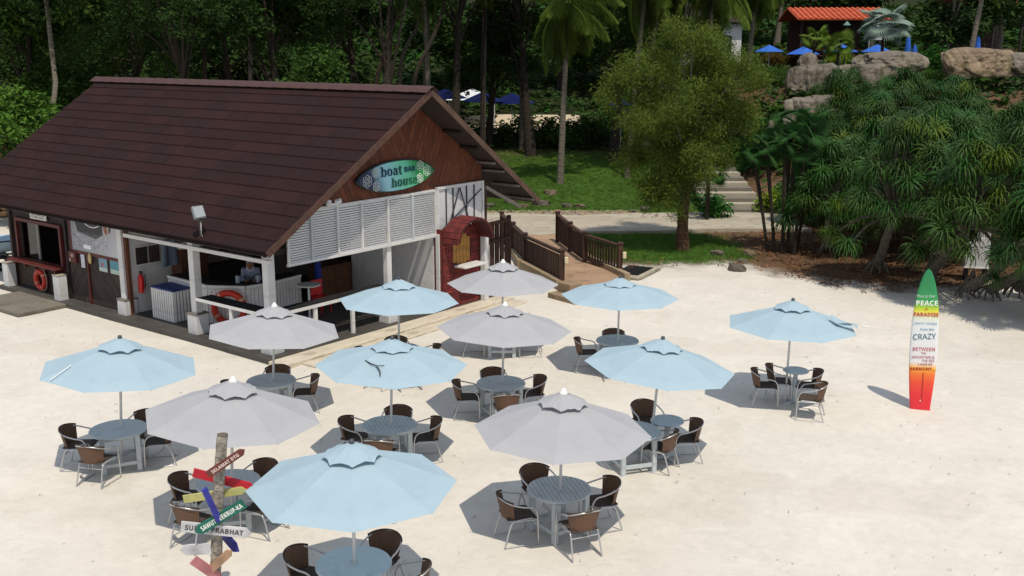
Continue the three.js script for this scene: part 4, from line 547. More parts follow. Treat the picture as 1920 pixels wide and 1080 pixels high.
// ---------------------------------------------------------------- wooden signpost with coloured arrow boards
{
  const d = 12.6, base = V(pxd(393, 1100, d).x, 0, -d), fs = globalThis.__f; const top = pxd(417, 815, d); const t = thing('arrow_signpost', 'weathered log signpost carrying ten coloured arrow boards', 'signpost', base);
  const tl = top.clone().sub(base); part('log', taperTube([V(0, 0, 0), V(tl.x * .3 + .02, tl.y * .33, 0), V(tl.x * .66 - .012, tl.y * .66, 0), tl], .08, .07, 30, 12, .12), mt.postWood, t); part('log_end', new THREE.CylinderGeometry(.069, .069, .012, 12).translate(tl.x, tl.y, 0), M([120, 108, 96], .9, { map: TX.grain }), t);
  // p0, p1: photo pixels of the blunt end and the pointed end of each board, off: how far in front of the post, yaw: turn about the post
  const B = [
    [[392, 887], [457, 846], .12, .2, [118, 58, 48], 'SELAMAT DTG', [214, 196, 190], .09], [[363, 886], [477, 915], -.11, 0, [206, 26, 48], '', null, .115], [[345, 936], [462, 918], -.09, 0, [206, 204, 132], '', null, .1], [[386, 912], [409, 984], .24, .9, [58, 62, 170], '', null, .07],
    [[455, 948], [369, 994], .16, .2, [12, 112, 96], 'SAWUTDEEKRUP-KA', [222, 228, 224], .13], [[342, 984], [470, 1003], .12, .1, [222, 224, 228], 'SUBHA PRABHAT', [60, 62, 66], .135], [[405, 1000], [452, 1025], -.12, -.7, [50, 54, 160], '', null, .15], [[396, 1024], [336, 1036], .1, -.3, [218, 220, 224], '', null, .14], [[366, 1044], [412, 1092], .12, .5, [196, 128, 134], '', null, .12], [[391, 1074], [436, 1028], .14, -.4, [196, 160, 128], '', null, .1]];
  for (const [p0, p1, off, yaw, col, txt, tcol, hh] of B) {
    const A = pxd(...p0, d - off).sub(base), Z = pxd(...p1, d - off).sub(base), mid = A.clone().add(Z).multiplyScalar(.5), dir = Z.clone().sub(A), L0 = Math.hypot(dir.x, dir.y), flip = dir.x < 0, slope = Math.atan2(dir.y, Math.abs(dir.x)); const cy = Math.cos(yaw), L = Math.hypot(dir.x / cy, dir.y);
    const s = new THREE.Shape(), tip = hh * .55; s.moveTo(-L / 2, -hh / 2); s.lineTo(L / 2 - tip, -hh / 2); s.lineTo(L / 2, 0); s.lineTo(L / 2 - tip, hh / 2); s.lineTo(-L / 2, hh / 2); s.closePath();
    const g = new THREE.ExtrudeGeometry(s, { depth: .022, bevelEnabled: true, bevelSize: .004, bevelThickness: .004, bevelSegments: 2 }); g.translate(0, 0, -.011); if (flip) g.rotateY(Math.PI);
    const b = part('arrow_board', g, M(col, .65, { map: TX.mottle }), t); b.position.copy(mid); b.rotation.order = 'YXZ'; b.rotation.set(0, yaw, Math.atan2(dir.y, Math.abs(dir.x) / cy) * (1) * (flip ? 1 : 1));
    if (flip) b.rotation.z = Math.atan2(-dir.y, -dir.x / cy) ;
    if (txt) { const q = new TextGeometry(txt, { font: fs, size: hh * .5, depth: .003, curveSegments: 3 }); q.computeBoundingBox(); const w = q.boundingBox.max.x, k = Math.min(1, (L - tip * 1.6) / w); q.scale(k, 1, 1); q.translate(-w * k / 2 + (flip ? tip * .4 : -tip * .4), -hh * .25, .016); part('lettering', q, M(tcol, .7), b); }
    b.userData.label = `${{ 118: 'brown', 206: col[1] < 60 ? 'red' : 'pale yellow', 58: 'blue foreshortened', 12: 'green lettered', 222: 'white lettered', 50: 'dark blue', 218: 'small white', 196: col[2] > 130 ? 'pink' : 'bare wood' }[col[0]]} arrow board`;
  }
}
// ---------------------------------------------------------------- pale blue boat at the edge of the hut
{
  const c = px(-8, 505, 0); const t = thing('small_boat', 'pale blue boat hull resting on a low trailer beyond the hut', 'boat', c, .5);
  part('hull', shell((u, v) => { const a = (v - .5) * Math.PI, l = (u - .5) * 3.6, w = .62 * Math.pow(Math.max(0, 1 - Math.pow(Math.abs(u * 2 - 1), 2.6)), .6) + .01; return V(l, 1.02 - .42 * Math.cos(a) * Math.pow(w / .63, .6) + .12 * Math.pow(Math.abs(u - .5) * 2, 2), Math.sin(a) * w); }, 24, 12, .03), M([186, 212, 228], .5, { map: TX.clean }), t);
  part('cover', shell((u, v) => { const l = (u - .5) * 3.56, w = .62 * Math.pow(Math.max(0, 1 - Math.pow(Math.abs(u * 2 - 1), 2.6)), .6) + .01; return V(l, 1.06 + .12 * Math.pow(Math.abs(u - .5) * 2, 2) + .1 * Math.cos((v - .5) * 3) * (1 - Math.abs(u - .5)), (v - .5) * 2 * w); }, 20, 8, .015), M([180, 208, 226], .7, { map: TX.fabric }), t);
  part('trailer_frame', [beam(V(-1.7, .45, .3), V(1.7, .45, .3), .07, .07), beam(V(-1.7, .45, -.3), V(1.7, .45, -.3), .07, .07), beam(V(0, .45, -.4), V(0, .45, .4), .07, .07)], M([150, 152, 152], .5, { metalness: .4 }), t);
  for (const s of [-1, 1]) { part('wheel', new THREE.TorusGeometry(.22, .07, 8, 20).translate(.2, .28, s * .5), mt.black, t); for (const x of [-1.2, 1.3]) part('leg', bx(.07, .45, .07, x, .22, s * .3), M([120, 60, 50], .7), t); }
}

// ---------------------------------------------------------------- vegetation builders
const UP = V(0, 1, 0);
function quadLeaf(P, N, UVs, c, dir, nor, len, wid, fold = .25) { // folded diamond leaf
  const side = dir.clone().cross(nor).normalize().multiplyScalar(wid / 2), tip = c.clone().addScaledVector(dir, len), mid = c.clone().addScaledVector(dir, len * .45), a = mid.clone().add(side).addScaledVector(nor, wid * fold), b = mid.clone().sub(side).addScaledVector(nor, wid * fold);
  for (const tri of [[c, a, tip], [c, tip, b]]) { for (const v of tri) { P.push(v.x, v.y, v.z); UVs.push(0, 0); } }
}
function geoFrom(P, UVs) { const g = new THREE.BufferGeometry(); g.setAttribute('position', new THREE.Float32BufferAttribute(P, 3)); g.setAttribute('uv', new THREE.Float32BufferAttribute(UVs, 2)); g.computeVertexNormals(); return g; }
const rdir = () => { const z = rr(-1, 1), a = rr(0, Math.PI * 2), r = Math.sqrt(1 - z * z); return V(Math.cos(a) * r, z, Math.sin(a) * r); };
function sprigGeo(n, rad, len, wid, droop) { const P = [], U = []; for (let i = 0; i < n; i++) { const o = rdir().multiplyScalar(rad * Math.cbrt(R())); o.y *= .7; const d = rdir(); d.y = d.y * .4 - droop; d.normalize(); const nn = rdir(); nn.y = Math.abs(nn.y) + .6; nn.normalize(); quadLeaf(P, null, U, o, d, nn, len * rr(.6, 1.2), wid * rr(.7, 1.2)); } return geoFrom(P, U); }
const SPR = { broad: [0, 1, 2].map(() => sprigGeo(16, .42, .30, .15, .25)), fine: [0, 1, 2].map(() => sprigGeo(46, .42, .17, .028, .5)), small: [0, 1, 2].map(() => sprigGeo(26, .36, .16, .07, .2)), big: [0, 1].map(() => sprigGeo(10, .6, .55, .24, .3)) };
const leafM = {}; function leafMat(key, col, tr = .25) { return leafM[key] || (leafM[key] = new THREE.MeshPhysicalMaterial({ color: C(...col), roughness: .9, specularIntensity: .3, side: THREE.DoubleSide, transmission: tr, thickness: 0 })); }
function leafCloud(name, geo, mat, places, parent) { // places: [pos, scale, tint]
  const im = new THREE.InstancedMesh(geo, mat, places.length), m = new THREE.Matrix4(), q = new THREE.Quaternion(), c = new THREE.Color(); places.forEach(([p, s, t], i) => { q.setFromEuler(new THREE.Euler(rr(-.5, .5), rr(0, 6.28), rr(-.5, .5))); m.compose(p, q, V(s, s, s)); im.setMatrixAt(i, m); im.setColorAt(i, c.setRGB(...t)); }); im.name = name; im.castShadow = im.receiveShadow = true; im.userData.kind = 'stuff'; parent.add(im); return im;
}
// leaf colour: a random mix of two foliage greens, the same everywhere in the crown
function leafTint(a, b) { const t = R(), j = rr(.75, 1.25); return [0, 1, 2].map(q => (a[q] + (b[q] - a[q]) * t) * j); }
// a crown of several lobes; returns positions near the shell of each lobe, with gaps
function crownPlaces(lobes, per, tintA, tintB, sc = 1) { const out = []; for (const [c, r, ry = r * .8] of lobes) { const n = Math.round(per * r * r); for (let i = 0; i < n; i++) { const d = rdir(); if (d.y < -.35 && R() < .7) continue; const k = Math.pow(R(), .33) * (.62 + .38 * vnoise(d.x * 3 + c.x * 7 + 50, d.z * 3 + d.y * 3 + c.z * 5 + 50) + .12); const p = V(c.x + d.x * r * k, c.y + d.y * ry * k, c.z + d.z * r * k); out.push(p); } } return out.map(p => [p, sc * rr(.7, 1.25), leafTint(tintA, tintB)]); }
const treeGroup = 'trees of the wood behind the hut';
function broadTree(x, z, h, r, kind, label, o = {}) {
  const y0 = gy(x, z), t = thing(o.name || 'broadleaf_tree', label, 'tree', [x, y0, z], 0, o.group || treeGroup), lean = V(rr(-.08, .08) * h + (o.lx || 0), 0, rr(-.05, .05) * h), trunkTop = V(lean.x, h * .72, lean.z);
  part('trunk', taperTube([V(0, -.2, 0), V(lean.x * .25 + rr(-.15, .15), h * .25, lean.z * .2), V(lean.x * .6, h * .5, lean.z * .6), trunkTop], o.tr || .2 + h * .012, .06, 14, 8, .2), o.bark || mt.barkDark, t);
  const lobes = [], n = o.lobes || 7, limbs = []; for (let i = 0; i < n; i++) { const an = i / n * 6.28 + rr(-.4, .4), q = r * rr(.35, .75), c = V(lean.x + Math.cos(an) * q, h * rr(o.low || .5, .95), lean.z + Math.sin(an) * q); lobes.push([c, r * rr(.38, .6)]); const s = V(lean.x * .6, h * rr(.3, .55), lean.z * .6); limbs.push(taperTube([s, s.clone().lerp(c, .5).add(V(0, .2, 0)), c], .09, .025, 6, 5)); } lobes.push([V(lean.x, h * .92, lean.z), r * .55]);
  part('limbs', limbs, o.bark || mt.barkDark, t).userData.kind = 'stuff';
  const g = SPR[kind], pl = crownPlaces(lobes, o.per || 46, o.ta || [.75, .85, .6], o.tb || [1.25, 1.15, .9], o.sc || 1); leafCloud('crown', g[Math.floor(R() * g.length)], o.mat || leafMat('broad', [58, 84, 36]), pl, t); return t;
}
// palms
function frondGeo(L, n, leaf, droop, w = .05) { const P = [], U = [], rach = []; const at = s => V(0, L * (.34 * s - droop * s * s), L * s * (1 - .18 * s)); for (let i = 0; i <= 8; i++) rach.push(at(i / 8)); for (let i = 2; i < n; i++) { const s = i / n, o = at(s), tg = at(Math.min(1, s + .02)).sub(o).normalize(); for (const sd of [-1, 1]) { const l = leaf * Math.sin(Math.PI * (.16 + .8 * s)) * rr(.85, 1.1), d = V(sd * .8, -.25 - .35 * R(), .0).addScaledVector(tg, .65).normalize(), nn = V(sd * .25, 1, 0).normalize(); const side = d.clone().cross(nn).normalize().multiplyScalar(w / 2), m = o.clone().addScaledVector(d, l * .5), e = o.clone().addScaledVector(d, l); e.y -= l * .35; const a = o.clone(), b = m.clone().add(side), c = m.clone().sub(side); for (const v of [a, b, e, a, e, c]) { P.push(v.x, v.y, v.z); U.push(0, 0); } } } const g = geoFrom(P, U); return merge([g, taperTube(rach, .03, .006, 8, 4)]); }
const FROND = [frondGeo(3.6, 56, 1.0, .6, .042), frondGeo(3.6, 54, 1.0, .95, .042), frondGeo(3.6, 56, 1.0, .4, .042)];
const palmMat = leafMat('palm', [98, 122, 44], .3);
function coconut(x, z, h, label, o = {}) {
  const y0 = gy(x, z), t = thing('coconut_palm', label, 'palm', [x, y0, z], 0, 'coconut palms on the slope'), lx = o.lx || 0, lz = o.lz || 0;
  part('trunk', taperTube([V(0, -.2, 0), V(lx * .12, h * .1, 0), V(lx * .4, h * .45, lz * .4), V(lx, h, lz)], o.r || .19, .11, 18, 9, .08), mt.barkGrey, t);
  const n = o.n || 16; for (let i = 0; i < n; i++) { const m = part('frond', FROND[i % 3], o.mat || palmMat, t); m.position.set(lx, h, lz); const el = (i / n - .25) * 2.2; m.rotation.order = 'YXZ'; m.rotation.set(el * .9 + rr(-.15, .15), i * 2.399 + rr(-.2, .2), 0); const s = (o.s || 1) * rr(.85, 1.1); m.scale.set(s, s, s); } return t;
}
function fanGeo(r, n, ang) { const P = [], U = []; for (let i = 0; i < n; i++) { const a0 = (i / n - .5) * ang, a1 = ((i + 1) / n - .5) * ang, am = (a0 + a1) / 2, f = (a, q, y) => V(Math.sin(a) * q, y, Math.cos(a) * q); const o = V(0, 0, 0), b = f(a0, r * .55, 0), c = f(a1, r * .55, 0), m = f(am, r * .57, .04), e = f(am, r * rr(.92, 1.05), -.12 * r * rr(.5, 1.6)); for (const v of [o, b, m, o, m, c, b, e, m, m, e, c]) { P.push(v.x, v.y, v.z); U.push(0, 0); } } return geoFrom(P, U); }
const FAN = [fanGeo(1, 26, 4.4), fanGeo(1, 24, 4.0)];
function fanPalm(x, z, h, rl, n, mat, label, o = {}) { const y0 = o.y ?? gy(x, z), t = thing('fan_palm', label, 'palm', [x, y0, z], 0, o.group); part('trunk', taperTube([V(0, -.2, 0), V((o.lx || 0) * .5, h * .5, 0), V(o.lx || 0, h, 0)], o.r || .1, .08, 10, 7, .2), mt.barkDark, t); for (let i = 0; i < n; i++) { const an = i * 2.399, el = .95 - 1.75 * i / n, sl = rl * rr(.75, 1.1), d = V(Math.cos(an) * Math.cos(el), Math.sin(el), Math.sin(an) * Math.cos(el)), c = V(o.lx || 0, h, 0), e = c.clone().addScaledVector(d, sl); const lf = part('leaf', FAN[i % 2], mat, t); lf.position.copy(e); lf.lookAt(lf.getWorldPosition(V(0, 0, 0)).add(d.clone().setY(d.y - .35))); { const q = o.roll ?? 1.1; lf.rotateZ(rr(-q, q)); lf.rotateX(rr(-.5, .3)); } const s = (o.ls || .8) * rr(.8, 1.1); lf.scale.set(s, s, s); part('stalk', bar(c, e, .014, 4), mat, t); } return t; }
// pandanus: prop roots, forking trunk, rosettes of long strap leaves
function rosetteGeo(n, len, wid) { const P = [], U = []; for (let i = 0; i < n; i++) { const an = i * 2.399, el = 1.25 - 1.5 * Math.pow(i / n, .8), L = len * rr(.75, 1.1), S = 5; let p = V(Math.cos(an) * .04, .1 * (1 - i / n), Math.sin(an) * .04), e = el; const hd = V(Math.cos(an), 0, Math.sin(an)), sd = V(-Math.sin(an), 0, Math.cos(an)); let pl = null; for (let k = 0; k <= S; k++) { const w = wid * (k === 0 ? .9 : k === S ? .05 : 1 - .6 * Math.pow(k / S, 2)) / 2, l = p.clone().addScaledVector(sd, w), r = p.clone().addScaledVector(sd, -w); if (pl) { for (const v of [pl[0], pl[1], r, pl[0], r, l]) { P.push(v.x, v.y, v.z); U.push(0, 0); } } pl = [l, r]; p = p.clone().addScaledVector(hd, Math.cos(e) * L / S).add(V(0, Math.sin(e) * L / S, 0)); e -= .36 + .26 * R() + (k > 2 ? .3 : 0); } } return geoFrom(P, U); }
const ROS = [rosetteGeo(54, .92, .046), rosetteGeo(50, 1.0, .044), rosetteGeo(56, .84, .044)];
const panMat = leafMat('pan', [52, 84, 33], .2); panMat.roughness = .55; panMat.specularIntensity = .35;
function pandanus(x, z, h, r, n, label, o = {}) {
  const y0 = gy(x, z), t = thing('pandanus_tree', label, 'tree', [x, y0, z], 0, 'pandanus trees behind the surfboard'), lx = o.lx || 0, lz = o.lz || 0, fork = V(lx * .6, h * .42, lz * .6 + rr(-.2, .2));
  part('trunk', taperTube([V(0, .25, 0), V(lx * .25, h * .18, lz * .22), fork], .16, .13, 10, 9, .25), mt.barkGrey, t);
  for (let i = 0; i < 8; i++) { const an = i / 8 * 6.28 + rr(-.3, .3), q = rr(.25, .55); part('prop_root', taperTube([V(lx * .12, rr(.4, .9), 0), V(Math.cos(an) * q * .6, .25, Math.sin(an) * q * .6), V(Math.cos(an) * q, -.1, Math.sin(an) * q)], .035, .03, 6, 5), mt.barkGrey, t); }
  n = Math.round(n * 3.1); const limbs = [], pl = []; for (let i = 0; i < n; i++) { const an = i * 2.399 + rr(-.3, .3), f = Math.sqrt((i + .5) / n), c = V(lx + Math.cos(an) * r * f, h * (.98 - .62 * f * f) + rr(-.7, .4), lz + Math.sin(an) * r * f * .9); const mid = fork.clone().lerp(c, .55).add(V(0, .25, 0)); limbs.push(taperTube([fork, mid, c], .065, .035, 6, 5, .2)); const y = R(), dead = o.dry && R() < o.dry; pl.push([c, rr(.6, .98), dead ? [2.3, 1.5, .5] : [rr(.7, 1.3), rr(.85, 1.2), rr(.6, 1.15)]]); }
  part('branches', limbs, mt.barkGrey, t).userData.kind = 'stuff';
  const q = Math.ceil(pl.length / 3); for (let k = 0; k < 3; k++) { const sub = pl.slice(k * q, (k + 1) * q); if (sub.length) leafCloud('crown', ROS[k], panMat, sub, t); }
  return t;
}
function shrub(x, z, r, h, kind, mat, tintA, tintB, label, group, name = 'shrub', y = gy(x, z)) { const t = thing(name, label, 'shrub', [x, y, z], 0, group); const lobes = []; for (let i = 0; i < 4; i++) lobes.push([V(rr(-.5, .5) * r, h * rr(.35, .65), rr(-.4, .4) * r), r * rr(.5, .7), h * .45]); const g = SPR[kind]; leafCloud('foliage', g[Math.floor(R() * g.length)], mat, crownPlaces(lobes, 70, tintA, tintB, .8), t); part('stems', [0, 1, 2, 3].map(i => bar(V(rr(-.1, .1), -.1, 0), V(rr(-.5, .5) * r, h * .5, rr(-.3, .3) * r), .025, 5)), mt.barkDark, t).userData.kind = 'stuff'; return t; }
function rockGeo(sx, sy, sz, sd, det = 4) { const g = new THREE.IcosahedronGeometry(1, det), p = g.attributes.position; for (let i = 0; i < p.count; i++) { const v = V(p.getX(i), p.getY(i), p.getZ(i)); const n = fbm(v.x * 1.1 + sd * 3.1, v.y * 1.1 + v.z * 1.3 + sd, 3) - .5, m = fbm(v.x * 3.5 + sd, v.z * 3.5 + v.y * 3 + sd * 2, 3) - .5; const rd = Math.abs(fbm(v.x * 1.9 + sd * 5, v.y * 2.3 - v.z * 1.7 + sd, 3) - .5); let q = 1 + .75 * n + .3 * m - .55 * Math.max(0, .12 - rd); v.multiplyScalar(q); v.y = v.y < -.45 ? -.45 : v.y > .55 ? .55 + (v.y - .55) * .35 : v.y; p.setXYZ(i, v.x * sx, v.y * sy, v.z * sz); const uv = g.attributes.uv; uv.setXY(i, v.x * sx + v.z * sz * .3, v.y * sy * 1.6 + v.z * sz * .7); } g.deleteAttribute('normal'); const w = g; w.computeVertexNormals(); return w; }

// ---------------------------------------------------------------- planting: the wood behind the hut
const dk = { ta: [.6, .7, .5], tb: [1.1, 1.1, .9] };
const wood = [ // x, z, height, crown radius, label
  [-27, -47, 11.5, 4.2, 'dense green tree at the far edge of the wood beside the boat', { low: .3, ta: [.9, 1, .6], tb: [1.9, 1.7, 1.1] }], [-22.5, -49, 13, 4.4, 'leafy tree with a pale trunk behind the far end of the roof', { low: .35, ta: [.9, 1, .6], tb: [1.7, 1.6, 1.0] }], [-20.5, -44.5, 5.2, 2.3, 'low bright bush-like tree beside the far roof edge', { low: .35, ta: [1.3, 1.5, .8], tb: [2.4, 2.3, 1.3] }],
  [-18, -51, 14, 4.2, 'tall dark tree behind the far third of the ridge', { low: .45 }], [-14.5, -48, 12.5, 3.6, 'dark tree with forked trunk behind the middle of the ridge', { low: .5 }], [-11.5, -53, 14, 4.2, 'dark rounded tree set back behind the ridge', { low: .4 }], [-9, -47.5, 7.2, 2.2, 'small green tree just showing above the ridge', { low: .45, ta: [.9, 1.1, .7], tb: [1.5, 1.5, 1] }], [-6.5, -52, 14.5, 4.0, 'tall thin trunked tree behind the gable', { low: .66 }],
  [-24, -58, 15, 5, 'big dark tree deep in the wood beside the boat', { low: .3 }], [-16, -60, 15, 5, 'big dark tree deep in the wood behind the ridge', { low: .3 }], [-9, -62, 15, 4.6, 'big dark tree deep in the wood behind the gable', { low: .5 }], [-31, -53, 14, 5, 'broad tree beyond the boat', { low: .25, ta: [.8, .9, .6], tb: [1.5, 1.5, 1] }], [-3.5, -60, 15, 4.4, 'tall tree shading the lawn from the wood side', { low: .7 }], [1.2, -64, 15, 4.4, 'tall tree rising behind the lawn palm', { low: .66 }], [-1.6, -66, 9, 3.2, 'dark tree beside the blue sunshades', { low: .45 }], [6, -62, 14, 4.2, 'tall dark tree behind the feathery tree', { low: .5 }],
  [9.5, -63, 11, 3.4, 'dark tree above the staircase', { low: .4 }], [-20, -72, 16, 5.5, 'distant dark tree on the slope behind the wood', { low: .2 }], [-12, -76, 16, 5.5, 'distant dark tree on the slope behind the gable', { low: .2 }], [-4, -84, 14, 5, 'distant dark tree behind the blue sunshades', { low: .2 }], [4, -86, 14, 5, 'distant dark tree behind the lawn palm crown', { low: .2 }], [11, -84, 12, 4.4, 'distant dark tree beside the white house', { low: .25 }], [-29, -70, 16, 6, 'distant dark tree beyond the boat', { low: .2 }]];
for (const [x, z, h, r, l, o] of wood) broadTree(x, z, h, r, -z > 66 ? 'big' : R() < .5 ? 'broad' : 'small', l, { ...dk, per: -z > 66 ? 26 : 44, mat: leafMat('wood', [50, 76, 30]), ...o });
for (const [x, z, h, r, l] of [[17, -100, 13, 5, 'far tree behind the orange roof'], [25, -101, 13, 5, 'far tree towering over the orange roof'], [33, -98, 13, 5.4, 'far tree behind the red roof'], [41, -90, 13, 5, 'far tree past the red roof'], [35.5, -78, 9, 3.6, 'dark tree hiding the end of the red roofed house'], [30.5, -75, 7.5, 2.4, 'small tree beside the red roofed house'], [8, -98, 14, 5, 'far tree behind the white house']]) broadTree(x, z, h, r, 'big', l, { ...dk, low: .3, per: 26, mat: leafMat('wood', [50, 76, 30]), group: 'trees on the hill by the houses', bark: mt.barkGrey });
// slender leaning trunks between the gable and the lawn
for (const [u0, v0, u1, v1, d, l] of [[705, 158, 745, 10, 60, 'slender trunk leaning over the ridge, farthest from the palm'], [752, 120, 795, 5, 63, 'slender leaning trunk crossing a pale straight one'], [775, 158, 835, 0, 58, 'slender dark trunk leaning beside the gable peak'], [797, 125, 802, 40, 65, 'pale straight thin trunk behind the gable peak'], [905, 100, 908, 0, 62, 'brown straight trunk above the blue sunshades'], [978, 110, 975, 40, 66, 'pale thin trunk behind the palm'], [383, 125, 392, 0, 52, 'thick forked trunk rising behind the middle of the ridge'], [470, 150, 460, 20, 53, 'pale bare trunk rising behind the ridge'], [98, 225, 100, 120, 45, 'pale mottled trunk beside the far roof verge']]) {
  const b = pxd(u0, v0, d), e = pxd(u1, v1, d + 1), g0 = gy(b.x, b.z), t = thing('slender_tree', l, 'tree', [b.x - (e.x - b.x) * .2, g0, b.z], 0, 'slender trunks in the wood'), o = t.position; part('trunk', taperTube([V(0, -.2, 0), b.clone().sub(o), b.clone().lerp(e, .55).sub(o).add(V(.12, 0, 0)), e.clone().sub(o), e.clone().sub(o).add(V((e.x - b.x) * .4, 3, 0))], .17, .09, 16, 7, .15), /pale/.test(l) ? mt.barkGrey : mt.barkDark, t); const c = e.clone().sub(o).add(V((e.x - b.x) * .4, 3, 0)); leafCloud('crown', SPR.broad[0], leafMat('wood', [50, 76, 30]), crownPlaces([[c, 1.9], [c.clone().add(V(1, .4, .4)), 1.4]], 46, dk.ta, dk.tb), t);
}
// feathery tree by the walkway
{
  const h = 8.7, t = thing('feathery_tree', 'olive green feathery tree with drooping fine foliage beside the walkway', 'tree', [6.49, gy(6.49, -38.84), -38.84]);
  part('trunk', taperTube([V(0, -.2, 0), V(-.05, 1.2, 0), V(.08, 2.6, 0), V(.1, 4.4, .1), V(.3, 6.4, 0)], .26, .08, 18, 10, .22), mt.barkRed, t);
  const L = []; const mass = [[-1.6, 5.6, .2, 1.5, 1.5, 15], [1.2, 6.1, .1, 1.5, 1.3, 14], [-.1, 7.1, 0, 1.6, 1.0, 11], [-1.5, 4.0, .4, 1.0, 1.4, 9], [1.6, 4.9, 0, .9, 1.0, 7], [.1, 4.7, 1.2, 1.2, 1.4, 11], [-.6, 2.9, .7, .8, .9, 7], [.2, 3.3, .6, .6, .9, 5], [-.1, 5.8, -1.2, 1.7, 1.6, 10], [-1.2, 2.2, .3, .35, .6, 3], [.9, 3.6, .3, .4, .6, 3]];
  for (const [x, y, z, r, ry, n] of mass) for (let i = 0; i < n; i++) { const d = rdir(), k = Math.cbrt(rr(.25, 1)); L.push([V(x + d.x * r * k, y + d.y * ry * k, z + d.z * r * k), rr(.3, .66), rr(.45, .95)]); }
  part('limbs', L.filter((_, i) => i % 3 === 0).map(([c]) => { const s = V(.05, Math.max(1.8, c.y * .55), 0); return taperTube([s, s.clone().lerp(c, .5).add(V(0, .35, 0)), c], .07, .018, 8, 5, .2); }), mt.barkGrey, t).userData.kind = 'stuff';
  const pl = crownPlaces(L, 140, [.65, .72, .5], [1.45, 1.3, .85], 1); for (let k = 0; k < 3; k++) leafCloud('crown', SPR.fine[k], leafMat('fine', [86, 106, 44], .3), pl.filter((_, i) => i % 3 === k), t);
}
// coconut palms
coconut(2.55, -55.2, 9.3, 'coconut palm with straight ringed trunk standing on the lawn', { lx: .35, n: 18, r: .2 });
{ const T2 = [[-1.8, -63, 12.4, 'coconut palm behind the gable with fronds hanging over the wood', .3], [6.3, -57, 10.8, 'coconut palm with fronds hanging above the feathery tree', .8], [7.6, -60, 11.2, 'coconut palm with fronds hanging over the staircase', .6], [10.6, -58, 8.9, 'coconut palm with a dark hanging frond before the white house', .2], [-4.6, -60, 11.6, 'coconut palm beside the gable peak', -.4], [14.6, -66, 6.6, 'coconut palm with low fronds beside the orange roof', .4]]; for (const [x, z, h, l, lx] of T2) coconut(x, z, h, l, { lx, n: 15 }); }
coconut(28.2, -66, 8.4, 'tall leaning coconut palm in front of the red roofed house', { lx: 1.0, n: 12 });
fanPalm(23.6, -68, 3.6, 1.0, 22, leafMat('blue', [128, 148, 138], .1), 'silvery blue fan palm in front of the orange roofed pavilion', { ls: 1.0, r: .14, roll: .25 });
for (const [x, z, h, l] of [[19.6, -70, 2.6, 'small green fan palm with leaning trunk before the pavilion'], [20.9, -69, 2.3, 'small yellowish green fan palm before the pavilion']]) fanPalm(x, z, h, .6, 14, leafMat('yg', [96, 122, 40], .25), l, { ls: .6, lx: .3, group: 'small palms before the pavilion' });
for (const [x, z, h, r, l] of [[8.6, -45.4, 2.3, .6, 'low green fan palm beside the staircase']]) fanPalm(x, z, h, r, 14, leafMat('lic', [44, 84, 36], .25), l, { ls: .55 });
// clump of slender stems with fan leaves by the path end
{
  const g = 'clump palm'; const stems = [[9.7, -38.6, 3.6, -.75], [9.9, -38.4, 3.9, -.55], [10.1, -38.2, 4.3, -.1], [10.35, -38.4, 4.0, .05], [10.5, -38.1, 4.6, .25], [10.7, -38.5, 3.4, .4], [10.25, -38.8, 4.8, .1]]; let i = 0;
  for (const [x, z, h, lx] of stems) { const l = ['outermost leaning stem', 'second leaning stem', 'slim upright stem', 'stem in the middle', 'tallest stem', 'short stem', 'rear stem'][i++] + ' of the fan palm clump by the path'; fanPalm(x, z, h, .5, 13, leafMat('lic', [44, 84, 36], .25), l, { ls: .52, lx, r: .055, group: 'stems of the fan palm clump' }); }
}
